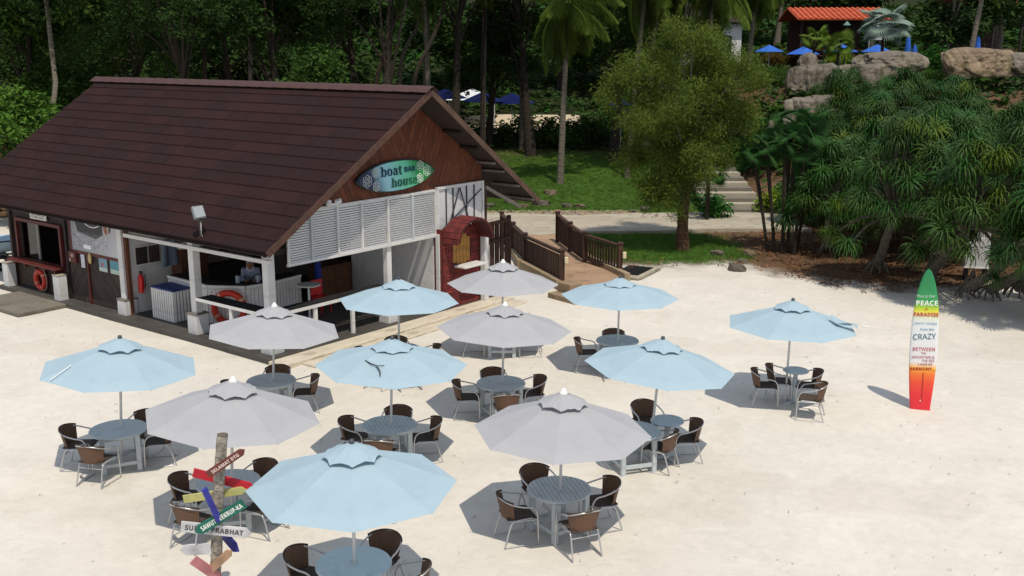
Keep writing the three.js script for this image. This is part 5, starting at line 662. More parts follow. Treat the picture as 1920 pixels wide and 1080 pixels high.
// pandanus thicket
{
  const pn = [[12.5, -34.9, 5.2, 2.2, 26, 'pandanus with a single pale trunk between surfboard and walkway lawn', { lx: .1, lz: 1.8, dry: .05 }], [13.6, -33.2, 5.2, 2.1, 24, 'pandanus with thick trunk right behind the surfboard', { lx: .5, lz: 3.0, dry: .12 }], [14.0, -31.2, 5.0, 2.0, 22, 'pandanus leaning over the white cabinet', { lx: 1.2, lz: 3.6, dry: .16 }], [14.6, -31.0, 5.4, 2.2, 24, 'pandanus with prop roots leaning steeply beside the white cabinet', { lx: 1.9, lz: 3.8, dry: .14 }], [15.6, -31.4, 5.2, 2.0, 20, 'pandanus with the lowest leaning trunk at the sand edge', { lx: 2.3, lz: 3.6, dry: .1 }],
    [15.4, -36.8, 5.4, 2.4, 28, 'pandanus behind the white cabinet'], [11.8, -38.3, 4.0, 1.7, 24, 'pandanus beside the fan palm clump'], [13.6, -40.2, 4.3, 2.1, 26, 'pandanus in the middle of the thicket'], [16.6, -41, 5.2, 2.5, 28, 'pandanus in the second row of the thicket'], [19.2, -38.5, 5.4, 2.6, 28, 'pandanus at the outer end of the thicket'], [13.4, -44.5, 3.2, 1.8, 24, 'pandanus above the end of the footpath'], [16.0, -46, 3.4, 2.2, 26, 'pandanus high in the thicket below the boulders'], [18.4, -45.5, 4.4, 2.6, 28, 'pandanus high at the outer end of the thicket'], [15.4, -49.5, 2.2, 1.7, 22, 'pandanus directly below the waterfall rocks'], [17.3, -50.5, 3.2, 2.3, 24, 'pandanus below the flat overhanging boulder'], [20.8, -49.5, 3.4, 2.5, 24, 'pandanus below the striped boulder'], [21.8, -43.5, 4.8, 2.6, 26, 'pandanus far out past the thicket'], [18.0, -34.2, 5.0, 2.4, 24, 'pandanus over the sand past the white cabinet', { lx: .6, lz: 4.4, dry: .1 }], [19.4, -54.5, 2.4, 2.0, 20, 'small pandanus close under the boulders'], [17.6, -55, 1.8, 2.0, 20, 'small pandanus beside the waterfall rocks'], [22.4, -54, 2.6, 2.2, 20, 'small pandanus under the grey boulder'], [25, -50, 3.2, 2.4, 22, 'pandanus at the outermost edge of the slope'], [21.2, -57.5, 2.0, 1.9, 18, 'small pandanus touching the striped boulder'], [18.2, -58, 1.9, 1.7, 16, 'small pandanus between two boulder groups']];
  for (const [x, z, h, r, n, l, o] of pn) pandanus(x, z, h, r, n, l, { dry: .03, ...o });
}
// shrubs
{
  const S = [[8.9, -46.5, .9, 1.0, 'broad', 'lic', [1, 1.2, .8], [1.6, 1.8, 1], 'green shrub against the side of the staircase'], [12.5, -47.4, 1.1, 1.3, 'broad', 'yg', [1, 1, .6], [1.9, 1.7, .7], 'yellow green croton shrub beside the staircase'], [11.7, -53, 1.5, 1.6, 'broad', 'lic', [.9, 1.1, .7], [1.6, 1.6, .9], 'bright green shrub beside the boulders'], [10.4, -56, 1.6, 1.8, 'broad', 'wood', [1, 1.1, .7], [1.8, 1.8, 1], 'dense shrub behind the feathery tree crown'], [-13.4, -44.5, 1.6, 2.0, 'broad', 'wood', [1, 1.2, .8], [2.2, 2.2, 1.3], 'shrub pressed against the rear of the hut'], [3.4, -66.5, 1.3, 1.4, 'broad', 'wood', [.9, 1.1, .7], [1.7, 1.7, 1], 'shrub at the rear edge of the lawn'], [-4.2, -68, 1.4, 1.5, 'small', 'wood', [2.2, 1, .6], [3.2, 1.3, .8], 'reddish shrub before the blue sunshades'], [18.6, -77, 1.2, 1.1, 'small', 'wood', [2.6, .7, .5], [3.8, .9, .6], 'red leaved shrub before the pavilion'], [20.6, -77, 1.3, 1.0, 'small', 'wood', [2.4, .7, .5], [3.6, .9, .6], 'red leaved shrub in the middle of the pavilion hedge'], [24.3, -78, 1.3, 1.2, 'small', 'yg', [1, 1, .4], [1.8, 1.6, .5], 'yellow shrub before the pavilion steps'], [28.4, -72, 1.7, 2.2, 'broad', 'lic', [1, 1.1, .7], [1.6, 1.6, .9], 'bright shrub between the blue closed sunshades'], [25, -63.5, 1.6, 1.2, 'small', 'wood', [1, 1.2, .8], [1.8, 1.9, 1.1], 'low shrub behind the flat boulder'], [12.8, -56, 1.3, 1.5, 'broad', 'lic', [.9, 1.1, .7], [1.7, 1.7, .9], 'leafy shrub growing under the jagged boulder'], [14.3, -57, 1.0, 1.2, 'broad', 'wood', [1.1, 1.2, .8], [2, 2, 1.1], 'shrub beside the thread waterfall'], [13.0, -52.5, 1.2, 1.1, 'small', 'wood', [1.1, 1.2, .8], [2, 2, 1.1], 'low shrub below the pale rounded boulder'], [15.5, -64, 1.8, 1.2, 'small', 'wood', [1.2, 1.2, .8], [2, 1.9, 1], 'low shrub above the waterfall']];
  for (const [x, z, r, h, k, m, a, b, l] of S) shrub(x, z, r, h, k, leafM[m], a, b, l, 'shrubs on the slope');
}
for (let i = 0; i < 11; i++) { const x = -5.4 + i * 1.15 + rr(-.3, .3); shrub(x, -66.4 - (i % 3) * .9, 1.0, 1.5 + (i % 2) * .5, 'broad', leafM.wood, [.7, .8, .6], [1.3, 1.3, .9], 'dark bush in the row behind the lawn, under the wood', 'dark bushes behind the lawn', 'bush'); }
{ // undergrowth: ferns and seedlings nobody could count
  const pl = []; for (let i = 0; i < 12000; i++) { const x = rr(-46, 52), d = 48 + 80 * Math.pow(R(), .8); if (lawnAt(x, d) > .1 || (x > 4 && x < 12.8 && d < 56) || (d > 71 && d < 79 && x > -3.5 && x < 5 && R() < .9)) continue; if (x > 12 && d > 66 && d < 90 && R() < .6) continue; const y = gy(x, -d); pl.push([V(x, y + .25, -d), rr(.8, 1.7) * (d > 96 ? 1.6 : 1), [rr(.5, 1.1), rr(.6, 1.2), rr(.4, .9)]]); }
  const u = new THREE.Group(); const im = leafCloud('undergrowth', SPR.big[0], leafM.wood, pl, scene); im.userData = { kind: 'stuff', label: 'dark green undergrowth covering the wooded slope', category: 'undergrowth' };
}
{ // lawn blades
  const P = [], U = []; for (let i = 0; i < 12; i++) { const o = V(rr(-.09, .09), 0, rr(-.09, .09)), h = rr(.05, .11), l = V(rr(-.04, .04), h, rr(-.04, .04)); for (const v of [o, o.clone().add(V(.012, 0, .004)), o.clone().add(l)]) { P.push(v.x, v.y, v.z); U.push(0, 0); } }
  const g = geoFrom(P, U), pl = []; for (let i = 0; i < 52000; i++) { const x = rr(-10, 11), d = R() < .3 ? rr(36, 42.4) : rr(47.6, 66); if (R() > lawnAt(x, d) * 1.1 - .05) continue; if (x > 8.2 && x < 11.6 && d > 47) continue; if (x > -1 && x < 2.9 && d < 42) continue; const n = fbm(x * .8, d * .8, 3); pl.push([V(x, gy(x, -d) - .01, -d), rr(.8, 1.5), [rr(.7, 1.1) + n * .5, rr(.9, 1.2) + n * .3, .8]]); }
  const im = leafCloud('grass', g, new THREE.MeshStandardMaterial({ color: C(72, 106, 34), roughness: .8, side: THREE.DoubleSide }), pl, scene); im.userData = { kind: 'stuff', label: 'short green lawn grass beside the footpath', category: 'grass' };
}
{ // leaf litter, twigs and specks
  const P = [], U = []; quadLeaf(P, null, U, V(0, .01, 0), V(1, .05, 0).normalize(), V(0, 1, 0), .1, .05); quadLeaf(P, null, U, V(.03, .012, .05), V(-.4, .1, .8).normalize(), V(0, 1, 0), .09, .04); const g = geoFrom(P, U), pl = [], sp = [];
  for (let i = 0; i < 9000; i++) { const x = rr(3, 22), d = rr(31.5, 44), e = d - sandEdge(x); if (e < -1.6 + R() * 1.5 || lawnAt(x, d) > .6) continue; if (x < 9.5 && x > 3 && R() < .6) continue; const k = rr(.4, 1.6); pl.push([V(x, gy(x, -d) + .02, -d), rr(.7, 1.6), [k, k * rr(.8, 1), k * .8]]); }
  const im = leafCloud('leaf_litter', g, M([104, 74, 50], .95, DS), pl, scene); im.userData = { kind: 'stuff', label: 'brown leaf litter under the pandanus trees', category: 'leaf litter' };
  for (let i = 0; i < 1500; i++) { const x = rr(-14, 16), d = rr(11, 34); const near = Object.values(T).some(([a, b]) => Math.hypot(x - a, d + b) < 1.6); if (!near && R() < .35) continue; sp.push([V(x, gy(x, -d) + .015, -d), rr(.1, .42), [rr(.6, 1.6), rr(.6, 1.4), rr(.5, 1.1)]]); }
  const im2 = leafCloud('sand_debris', g, M([92, 80, 66], .95, DS), sp, scene); im2.userData = { kind: 'stuff', label: 'scattered bits of leaf and shell on the sand', category: 'debris' };
  for (let i = 0; i < 16; i++) { const x = rr(10.5, 17), d = rr(32.2, 36.5), an = rr(-.6, .6), L = rr(.8, 2.2), pts = []; for (let k = 0; k < 5; k++) { const q = k / 4 * L - L / 2, xx = x + q * Math.cos(an) + rr(-.06, .06), zz = -d + q * Math.sin(an) + rr(-.06, .06); pts.push(V(xx, gy(xx, zz) + .025, zz)); } const o = pts[0].clone(), t = thing('surface_root', ['bare root snaking over the soil between pandanus trunks'][0], 'root', o, 0, 'roots under the pandanus trees'); part('root', taperTube(pts.map(p => p.clone().sub(o)), .04, .018, 10, 5, .3), mt.barkRed, t); }
}
// ---------------------------------------------------------------- boulders and stones
{
  const RK = [[1515, 150, 61, 1.5, 1.6, 1.2, 'rock', 'dark jagged boulder at the end of the waterfall wall'], [1553, 145, 62, 1.3, 1.3, 1.2, 'rock', 'grey boulder in the waterfall wall beside the jagged one'], [1578, 160, 60, 1.1, 1.5, 1.1, 'rock', 'blocky boulder in the waterfall wall with a pale edge'], [1625, 142, 61, 2.0, 1.3, 1.4, 'rock', 'broad grey boulder left of the overhanging slab'.replace('left of', 'below')], [1665, 112, 62, 2.3, .75, 1.5, 'rock', 'flat overhanging boulder slab on top of the waterfall wall'], [1690, 150, 59, 1.0, .9, .9, 'rockWarm', 'warm brown boulder under the overhanging slab'], [1590, 182, 58, .7, 1.3, .6, 'rockWarm', 'pale stained rock face at the lip of the waterfall'], [1545, 200, 57, 1.7, 1.0, 1.1, 'rock', 'pale rounded boulder below the waterfall wall'], [1835, 110, 62, 2.5, 1.0, 1.5, 'rockWarm', 'striped brown boulder on top of the thicket'], [1905, 114, 62, 1.7, .9, 1.3, 'rock', 'grey boulder beside the striped one'], [1375, 236, 56, 1.2, .5, .8, 'rock', 'flat pale rock beside the staircase'], [1500, 200, 56, .9, .8, .8, 'rock', 'pale boulder tumbled below the jagged one'], [1560, 225, 55, 1.1, .8, .9, 'rock', 'lowest pale boulder above the fan palm clump'], [1470, 235, 54, .8, .6, .7, 'rock', 'small pale boulder beside the top of the staircase'], [1515, 118, 62, .7, .9, .6, 'rock', 'upright rock pinnacle on the waterfall wall']];
  RK.forEach(([u, v, d, sx, sy, sz, m, l], i) => { const p = pxd(u, v, d); p.y -= .38 * sy; const t = thing('boulder', l, 'boulder', p, rr(-.4, .4), 'boulders on the slope'); part('stone', rockGeo(sx * .85, sy * 1.35, sz * .9, i * 1.7 + 3, 12), mt[m], t); });
  const wf = pxd(1580, 185, 58.5); const t = thing('small_waterfall', 'narrow thread waterfall running down between the boulders', 'waterfall', wf); for (let i = 0; i < 7; i++) part('strand', taperTube([V(-.4 + i * .13, .3, .5), V(-.42 + i * .14, -.3, .75 + rr(-.05, .05)), V(-.42 + i * .14, -1.3, .8 + rr(-.05, .05))], .03, .02, 8, 4, .4), new THREE.MeshPhysicalMaterial({ color: C(190, 204, 212), roughness: .25, transmission: .4, thickness: 0 }), t);
  const ST = [[915, 388, .3, 'rock'], [926, 372, .32, 'rockWarm'], [958, 383, .38, 'rockWarm'], [982, 388, .25, 'rockWarm'], [1012, 386, .42, 'rock'], [1032, 372, .4, 'rockWarm'], [1062, 388, .3, 'rock'], [1086, 389, .28, 'rockWarm'], [1185, 397, .25, 'rock'], [1208, 392, .3, 'rock'], [1380, 505, .35, 'rock'], [1405, 478, .3, 'rockWarm'], [1392, 492, .22, 'rock'], [1345, 478, .3, 'rock']];
  const wh = ['beside the hut roof', 'behind the timber screen', 'of orange colour on the path edge', 'small and reddish on the path edge', 'wide and grey on the path edge', 'pale and round on the lawn', 'between pale stones on the path edge', 'cream coloured on the path edge', 'low in the lawn shade', 'near the feathery tree shade', 'grey in the leaf litter', 'yellowish beside the palm clump', 'small in the leaf litter', 'next to the feathery trunk'];
  ST.forEach(([u, v, s, m], i) => { const p = px(u, v, v < 400 ? .08 : .02); p.y = gy(p.x, p.z) + s * .12; const t = thing('garden_stone', 'garden stone ' + wh[i], 'stone', p, rr(0, 6), 'stones along the lawn edge'); part('stone', rockGeo(s, s * .75, s * .8, i + 40, 6), mt[m], t); });
  const gp = []; for (let i = 0; i < 1500; i++) { const x = rr(-3, 6), d = rr(47.3, 48.6); gp.push([V(x, gy(x, -d) + .03, -d), rr(.5, 1.3), [rr(.6, 1.2), rr(.6, 1.15), rr(.6, 1.1)]]); } const im = leafCloud('gravel', rockGeo(.07, .06, .06, 9, 1), M([150, 136, 116], .95), gp, scene); im.userData = { kind: 'stuff', label: 'strip of pale gravel between path and lawn', category: 'gravel' };
}
// ---------------------------------------------------------------- far buildings, sunshades and furniture on the slope
function pavilion(x, z, w, dp, eave, ridge, mat, label, rows, y0 = gy(x, z)) {
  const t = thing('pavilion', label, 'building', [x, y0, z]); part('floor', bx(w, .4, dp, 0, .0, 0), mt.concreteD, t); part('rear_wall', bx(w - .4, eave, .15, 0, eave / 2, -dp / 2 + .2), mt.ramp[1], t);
  const roof = part('roof', [beam(V(0, eave, dp / 2 + .7), V(0, ridge, -.2), w + 1, .1), beam(V(0, ridge, -.2), V(0, eave, -dp / 2 - .6), w + 1, .1)], mat, t); const n = Math.round((w + 1) / .42); for (let i = 0; i < n; i++) part('tile_row', beam(V(-(w + 1) / 2 + (i + .5) * .42, eave + .08, dp / 2 + .72), V(-(w + 1) / 2 + (i + .5) * .42, ridge + .07, -.2), .2, .09), mat, roof);
  const nc = Math.round(w / 2.4); for (let i = 0; i <= nc; i++) part('column', bx(.18, eave, .18, -w / 2 + .1 + i * (w - .2) / nc, eave / 2, dp / 2 - .15), mt.darkTrim, t); part('beam', bx(w, .2, .15, 0, eave - .15, dp / 2 - .15), mt.darkTrim, t); for (let i = 0; i < nc; i++) part('railing', [bx((w - .2) / nc - .2, .06, .06, -w / 2 + .1 + (i + .5) * (w - .2) / nc, 1.0, dp / 2 - .15), bx((w - .2) / nc - .2, .06, .06, -w / 2 + .1 + (i + .5) * (w - .2) / nc, .55, dp / 2 - .15)], mt.redTrim, t); return t;
}
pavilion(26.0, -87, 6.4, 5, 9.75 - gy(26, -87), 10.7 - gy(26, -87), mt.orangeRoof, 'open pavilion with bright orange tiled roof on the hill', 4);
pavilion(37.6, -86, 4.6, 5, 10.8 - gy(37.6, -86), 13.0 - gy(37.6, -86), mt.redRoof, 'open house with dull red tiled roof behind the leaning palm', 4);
{ const x = 15.4, z = -84, t = thing('white_house', 'white walled house half hidden by palm fronds', 'building', [x, gy(x, z), z]); part('wall', bx(4.4, 3.1, 4, 0, 1.5, 0), mt.whiteClean, t); part('roof', [beam(V(0, 3.1, 2.6), V(0, 4.6, 0), 5.4, .12), beam(V(0, 4.6, 0), V(0, 3.1, -2.6), 5.4, .12)], mt.darkTrim, t); part('upper_wall', bx(3.6, 1.4, 3, 0, 3.7, -.3), mt.ramp[0], t); const w = part('window', bx(.9, 1.1, .08, 1.0, 1.6, 2.02), mt.black, t); part('window_frame', [bx(1.0, .08, .1, 1.0, 2.2, 2.03), bx(1.0, .08, .1, 1.0, 1.02, 2.03)], mt.whiteClean, w); }
{ const x = 38.5, z = -74, t = thing('white_terrace_wall', 'low white terrace wall with a window frame past the blue closed sunshade', 'wall', [x, gy(x, z), z]); part('wall', bx(8, 1.0, .2, 0, .9, 0), mt.whiteB, t); part('frame', [bx(.1, 1.7, .1, -1.8, 1.9, 0), bx(.1, 1.7, .1, -.6, 1.9, 0), bx(1.3, .1, .1, -1.2, 2.7, 0)], mt.whiteB, t); part('post', bx(.4, 2.2, .3, .2, 1.4, -.1), mt.white, t); }
function sunshade(u, v, d, mat, r, label, h = 2.3) { const p = pxd(u, v, d), y0 = gy(p.x, p.z); const hh = p.y - y0 > 1.2 ? p.y - y0 : h; const t = thing('sunshade', label, 'sunshade', [p.x, y0, p.z], .2, 'blue sunshades on the slope'); part('pole', bar(V(0, 0, 0), V(0, hh, 0), .03, 6), mt.pole, t); for (let k = 0; k < 6; k++) { const a = k * Math.PI / 3, b = a + Math.PI / 3; const g = geoFrom([0, hh, 0, Math.cos(b) * r, hh - r * .42, Math.sin(b) * r, Math.cos(a) * r, hh - r * .42, Math.sin(a) * r], [0, 0, 1, 0, 1, 1]); part('panel', g, mat, t); } return t; }
sunshade(1443, 84, 73, mt.blueCloth, 1.1, 'open blue sunshade between feathery tree and waterfall'); sunshade(1507, 87, 76, mt.blueCloth, 1.3, 'open blue sunshade half hidden above the rock pinnacle'); sunshade(1577, 81, 72, mt.blueCloth, 1.35, 'open bright blue sunshade below the lamp post'); sunshade(1645, 83, 73, mt.blueCloth, 1.2, 'open blue sunshade behind the silvery fan palm');
sunshade(835, 166, 69, mt.navyCloth, 1.5, 'dark blue sunshade touching the gable verge'); sunshade(905, 172, 70, mt.navyCloth, 1.5, 'dark blue sunshade in front of the white awning'); sunshade(960, 174, 71, mt.navyCloth, 1.6, 'dark blue sunshade closest to the palm trunk'); sunshade(1165, 186, 66, mt.blueCloth, .8, 'small blue sunshade beside the feathery tree'); sunshade(852, 56, 84, mt.greenCloth, 1.2, 'green sunshade high in the dark wood');
for (const [u, v, l] of [[1704, 68, 'folded blue sunshade beside the silvery fan palm'], [1716, 84, 'short folded blue sunshade beside a taller folded one'], [1835, 68, 'folded blue sunshade behind the striped boulder']]) { const p = pxd(u, v, 70), y0 = gy(p.x, p.z), h = Math.max(1.6, p.y - y0), t = thing('folded_sunshade', l, 'sunshade', [p.x, y0, p.z], 0, 'folded blue sunshades'); part('pole', bar(V(0, 0, 0), V(0, h, 0), .03, 6), mt.pole, t); part('cloth', new THREE.LatheGeometry([[.03, h], [.12, h - .15], [.2, h - .8], [.27, h - 1.5], [.22, h - 1.62], [.05, h - 1.6]].map(q => new THREE.Vector2(...q)), 9), mt.blueCloth, t); }
{ const p = pxd(885, 166, 76), y0 = gy(p.x, p.z), h = p.y - y0, t = thing('white_awning', 'white peaked awning behind the dark blue sunshades', 'awning', [p.x, y0, p.z]); for (const [x, z] of [[-1.6, -1.4], [1.6, -1.4], [-1.6, 1.4], [1.6, 1.4]]) part('post', bar(V(x, 0, z), V(x, h - .7, z), .04, 6), mt.pole, t); for (let k = 0; k < 4; k++) { const c = [[-1.8, 1.6], [1.8, 1.6], [1.8, -1.6], [-1.8, -1.6]], a = c[k], b = c[(k + 1) % 4]; part('panel', geoFrom([0, h, 0, a[0], h - .75, a[1], b[0], h - .75, b[1]], [0, 0, 1, 0, 1, 1]), mt.whiteCloth, t); } }
{ const p = pxd(1588, 46, 76), y0 = gy(p.x, p.z), t = thing('garden_lamp', 'green garden lamp post in front of the pavilion', 'lamp post', [p.x, y0, p.z]); const h = p.y - y0; part('post', bar(V(0, 0, 0), V(0, h, 0), .045, 6), mt.black, t); part('shade', new THREE.ConeGeometry(.28, .3, 10).translate(0, h + .1, 0), M([86, 120, 112], .6), t); }
{ const p = pxd(1645, 62, 80), t = thing('hanging_sheet', 'white cloth hanging on a rail in front of the pavilion', 'cloth', p); part('cloth', shell((u, v) => V((u - .5) * 1.1, (v - .5) * 1.0, .05 * Math.sin(u * 14)), 14, 4, .01), mt.whiteCloth, t); for (const s of [-1, 1]) part('stand', bar(V(s * .56, -2.2, 0), V(s * .56, .55, 0), .025, 5), mt.pole, t); part('rail', bar(V(-.6, .52, 0), V(.6, .52, 0), .025, 5), mt.pole, t); }
{ const p = pxd(1082, 54, 64), t = thing('red_flower_head', 'red flower spray hanging beside the lawn palm fronds', 'flower', p); leafCloud('petals', SPR.small[0], M([170, 34, 26], .7, DS), [[V(0, 0, 0), .7, [1, 1, 1]], [V(0, -.3, 0), .6, [1, 1, 1]]], t); part('stem', bar(V(0, .2, 0), V(.3, 1.6, 0), .02, 4), mt.barkGrey, t); }
struct('sandy_terrace', (() => { const P = [], idx = [], Uv = []; for (let j = 0; j <= 12; j++) for (let i = 0; i <= 20; i++) { const x = -3.5 + 8.5 * i / 20, d = 72 + 6 * j / 12; P.push(x, gy(x, -d) + .12, -d); Uv.push(x, d); } for (let j = 0; j < 12; j++) for (let i = 0; i < 20; i++) { const a = j * 21 + i; idx.push(a, a + 1, a + 21, a + 1, a + 22, a + 21); } const g = new THREE.BufferGeometry(); g.setAttribute('position', new THREE.Float32BufferAttribute(P, 3)); g.setAttribute('uv', new THREE.Float32BufferAttribute(Uv, 2)); g.setIndex(idx); g.computeVertexNormals(); return g; })(), M([206, 190, 164], .95, { map: TX.sand }));
{ // white cabinet under the pandanus
  const p = px(1826, 528, 0), t = thing('white_cabinet', 'white tapered metal cabinet on dark legs under the pandanus', 'cabinet', p, -.25); part('body', [rbx(.72, 1.0, .4, 0, 1.0, 0, .03), rbx(.6, .5, .36, .05, 1.72, 0, .04)], mt.whiteB, t); part('lip', rbx(.78, .04, .46, 0, .5, 0, .01), mt.whiteClean, t); for (const [x, z] of [[-.28, .1], [.28, .1], [-.28, -.1], [.28, -.1]]) part('leg', bx(.1, .5, .1, x, .24, z), mt.black, t);
}
// ---------------------------------------------------------------- inside the bar
{
  const t = bthing('back_bar_shelf', 'dark shelf unit with bottles behind the bar counter', 'shelf', 6.3, 3.4, null, SLAB); part('cabinet', bx(2.6, 1.0, .4, 0, .5, 0), mt.darkTrim, t); for (const y of [1.35, 1.7, 2.05]) part('shelf_board', bx(2.6, .04, .3, 0, y, -.05), mt.darkTrim, t);
  for (let i = 0; i < 18; i++) { const b = thing('bottle', `bottle on the ${['lowest', 'middle', 'top'][i % 3]} shelf behind the bar counter`, 'bottle', bw(6.25 + .03 * (i % 2), 2.3 + (Math.floor(i / 3)) * .4 + .05 * (i % 3), SLAB + [1.37, 1.72, 2.07][i % 3]), 0, 'bottles behind the bar'); part('glass', new THREE.LatheGeometry([[0, 0], [.04, 0], [.042, .16], [.015, .22], [.015, .29], [0, .29]].map(q => new THREE.Vector2(...q)), 10), M([[60, 90, 50], [110, 70, 34], [150, 160, 160], [40, 50, 70]][i % 4], .25), b); }
  const c = bthing('wooden_cabinet', 'brown wooden cabinet standing against the rear of the terrace', 'cabinet', 3.6, 5.2, null, SLAB); part('carcass', rbx(1.3, 1.0, .5, 0, .5, 0), M([110, 70, 44], .75, { map: TX.grain }), c); part('door', rbx(.6, .86, .03, -.31, .5, .26), M([118, 76, 48], .75, { map: TX.grain }), c); part('door', rbx(.6, .86, .03, .31, .5, .26), M([118, 76, 48], .75, { map: TX.grain }), c);
  const w = bthing('wooden_cupboard', 'reddish wooden cupboard with white top behind the bar end', 'cupboard', 5.9, 1.9, null, SLAB); part('carcass', rbx(.9, 1.75, .5, 0, .875, 0), M([96, 54, 34], .7, { map: TX.grain }), w); part('top', rbx(.96, .2, .56, 0, 1.86, 0), mt.whiteB, w);
  const b = bthing('bar_table', 'small round white pedestal table inside the terrace', 'table', 1.9, 2.9, null, SLAB); part('top', new THREE.CylinderGeometry(.33, .33, .03, 24).translate(0, 1.0, 0), mt.whiteClean, b); part('column', new THREE.CylinderGeometry(.03, .04, .98, 10).translate(0, .5, 0), mt.pole, b); part('base', new THREE.CylinderGeometry(.2, .24, .03, 20).translate(0, .02, 0), mt.pole, b);
  const r = bthing('red_chair', 'red plastic chair in the shade of the terrace', 'chair', 2.3, 3.7, null, SLAB); part('seat', rbx(.42, .04, .42, 0, .44, 0), mt.ext, r); part('backrest', rbx(.42, .45, .04, 0, .7, -.2), mt.ext, r); for (const [x, z] of [[-.18, -.18], [.18, -.18], [-.18, .18], [.18, .18]]) part('leg', bar(V(x, 0, z), V(x, .44, z), .02, 6), mt.ext, r);
  const bc = bthing('folded_parasol', 'folded blue parasol leaning inside the terrace', 'parasol', 3.1, 4.3, null, SLAB); part('cloth', new THREE.LatheGeometry([[.02, 1.5], [.08, 1.4], [.13, .6], [.06, .3]].map(q => new THREE.Vector2(...q)), 9), mt.navyCloth, bc); part('pole', bar(V(0, 0, 0), V(0, 1.55, 0), .02, 6), mt.pole, bc);
  const ap = bthing('hanging_jacket', 'blue grey jacket hanging at the end of the bar', 'jacket', 5.8, 1.15, null, 1.45); part('cloth', shell((u, v) => V((u - .5) * (.55 - .15 * v), .75 * v, .05 * Math.sin(u * 9) + .04), 12, 8, .02), M([92, 104, 120], .9, { map: TX.fabric }), ap); part('hanger', bar(V(-.2, .76, .05), V(.2, .76, .05), .012, 5), mt.black, ap);
  const pf = bthing('framed_picture', 'two dark framed pictures on the white wall inside the bar', 'picture', 6.36, .75, null, 1.75); part('picture', bx(.36, .5, .02, -.1, 0, .0), M([40, 36, 34], .5), pf); part('picture', bx(.34, .5, .02, .3, 0, .0), M([70, 58, 54], .5), pf); part('frame', [bx(.4, .03, .04, -.1, .26, 0), bx(.4, .03, .04, -.1, -.26, 0), bx(.4, .03, .04, .3, .26, 0), bx(.4, .03, .04, .3, -.26, 0)], mt.whiteClean, pf);
  for (const [a, bb, l] of [[2.95, 1.9, 'napkin dispenser on the bar counter near the corner column'], [3.3, 1.5, 'white tin on the bar counter above the lifebuoy']]) { const n = bthing('counter_item', l, 'tin', a, bb + .1, null, SLAB + 1.09); part('body', new THREE.CylinderGeometry(.06, .06, .2, 12).translate(0, .1, 0), M([150, 160, 170], .5), n); part('lid', new THREE.CylinderGeometry(.064, .064, .02, 12).translate(0, .21, 0), mt.black, n); }
}
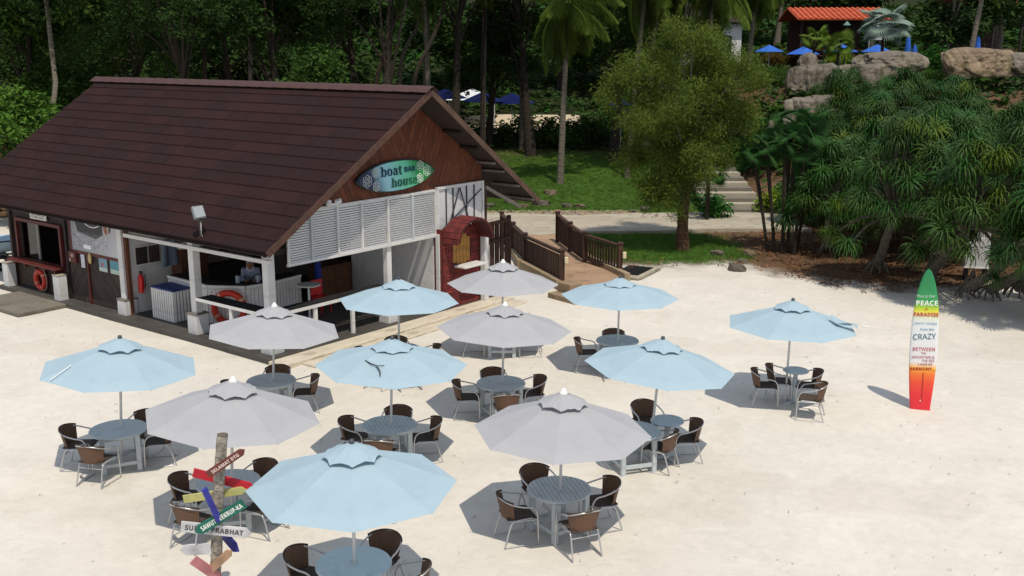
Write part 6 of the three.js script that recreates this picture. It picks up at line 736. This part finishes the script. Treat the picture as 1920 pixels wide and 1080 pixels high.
// person behind the bar, bending forward over the counter
{
  const p = bthing('person', 'person in a pale blue grey top and headscarf bending behind the bar', 'person', 3.55, 2.25, null, SLAB); p.rotation.y = BT - .7;
  function field(bones, res, c, half, kk = .05) { const mc = new MarchingCubes(res, new THREE.MeshBasicMaterial(), false, false, 120000); mc.isolation = 0; const f = mc.field, v = V(0, 0, 0), ab = V(0, 0, 0), ap = V(0, 0, 0); for (let z = 0; z < res; z++) for (let y = 0; y < res; y++) for (let x = 0; x < res; x++) { v.set(c.x + (x / (res / 2) - 1) * half, c.y + (y / (res / 2) - 1) * half, c.z + (z / (res / 2) - 1) * half); let s = 9; for (const [a, b, ra, rb] of bones) { ab.subVectors(b, a); ap.subVectors(v, a); const t = clamp(ap.dot(ab) / ab.lengthSq()), d = ap.addScaledVector(ab, -t).length() - (ra + (rb - ra) * t); const h = clamp(.5 + .5 * (s - d) / kk); s = s * (1 - h) + d * h - kk * h * (1 - h); } f[z * res * res + y * res + x] = -s; } mc.update(); const n = mc.count, g = new THREE.BufferGeometry(), P = new Float32Array(n * 3), N = new Float32Array(n * 3); for (let i = 0; i < n; i++) for (let k = 0; k < 3; k++) { P[i * 3 + k] = mc.positionArray[i * 3 + k] * half + [c.x, c.y, c.z][k]; N[i * 3 + k] = mc.normalArray[i * 3 + k]; } g.setAttribute('position', new THREE.BufferAttribute(P, 3)); g.setAttribute('normal', new THREE.BufferAttribute(N, 3)); return g; }
  const hip = V(0, .92, 0), ch = V(0, 1.28, .2), nk = V(0, 1.42, .3), hd = V(0, 1.5, .4); const bones = [[hip, ch, .15, .155], [ch, nk, .14, .06], [nk, hd, .055, .06]]; for (const s of [-1, 1]) { const sh = V(s * .18, 1.36, .24), el = V(s * .24, 1.12, .38), wr = V(s * .12, 1.16, .6), kn = V(s * .1, .5, .05), an = V(s * .1, .09, -.02); bones.push([ch, sh, .1, .07], [sh, el, .062, .045], [el, wr, .045, .03], [V(s * .09, .9, 0), kn, .1, .065], [kn, an, .062, .042], [an, V(s * .11, .05, .14), .045, .035]); }
  const body = field(bones, 72, V(0, .82, .15), .92); const hands = []; for (const s of [-1, 1]) { const w = V(s * .12, 1.16, .6), hb = [[w, V(s * .105, 1.155, .68), .026, .03]]; for (let i = 0; i < 4; i++) { const o = V(s * (.13 - i * .018), 1.155, .685), k1 = o.clone().add(V(0, .004, .035 - .004 * Math.abs(i - 1.5))), k2 = k1.clone().add(V(0, -.02, .028)); hb.push([o, k1, .0085, .008], [k1, k2, .008, .0065]); } hb.push([V(s * .09, 1.155, .635), V(s * .065, 1.15, .67), .011, .009], [V(s * .065, 1.15, .67), V(s * .06, 1.14, .695), .009, .007]); hands.push(field(hb, 48, V(s * .1, 1.155, .66), .1, .01)); }
  const head = field([[V(0, 1.52, .42), V(0, 1.57, .44), .085, .09], [V(0, 1.47, .47), V(0, 1.5, .48), .05, .06], [V(0, 1.52, .525), V(0, 1.5, .545), .012, .016], [V(.085, 1.52, .42), V(.09, 1.54, .415), .015, .018], [V(-.085, 1.52, .42), V(-.09, 1.54, .415), .015, .018]], 56, V(0, 1.53, .45), .16, .02);
  const g = merge([body, ...hands, head]), ps = g.attributes.position, col = new Float32Array(ps.count * 3), skin = C(126, 88, 66), top = C(128, 138, 160), pants = C(38, 40, 48); for (let i = 0; i < ps.count; i++) { const y = ps.getY(i), z = ps.getZ(i); const c = (z > .585 && y > 1.05) || (y > 1.42 && z > .33) ? skin : y < .9 ? pants : top; col.set([c.r, c.g, c.b], i * 3); } g.setAttribute('color', new THREE.BufferAttribute(col, 3)); part('body', g, new THREE.MeshStandardMaterial({ vertexColors: true, roughness: .85 }), p);
  for (const s of [-1, 1]) part('eye', new THREE.SphereGeometry(.011, 8, 6).translate(s * .032, 1.535, .525), mt.black, p); part('mouth', new THREE.SphereGeometry(.018, 8, 6).scale(1.3, .3, .5).translate(0, 1.462, .528), M([110, 60, 56], .7), p);
  part('headscarf', field([[V(0, 1.55, .4), V(0, 1.6, .42), .1, .092], [V(0, 1.45, .33), V(0, 1.36, .2), .1, .14]], 48, V(0, 1.48, .36), .3, .05), M([176, 182, 200], .9, { map: TX.fabric }), p);
}
renderer.render(scene, camera);
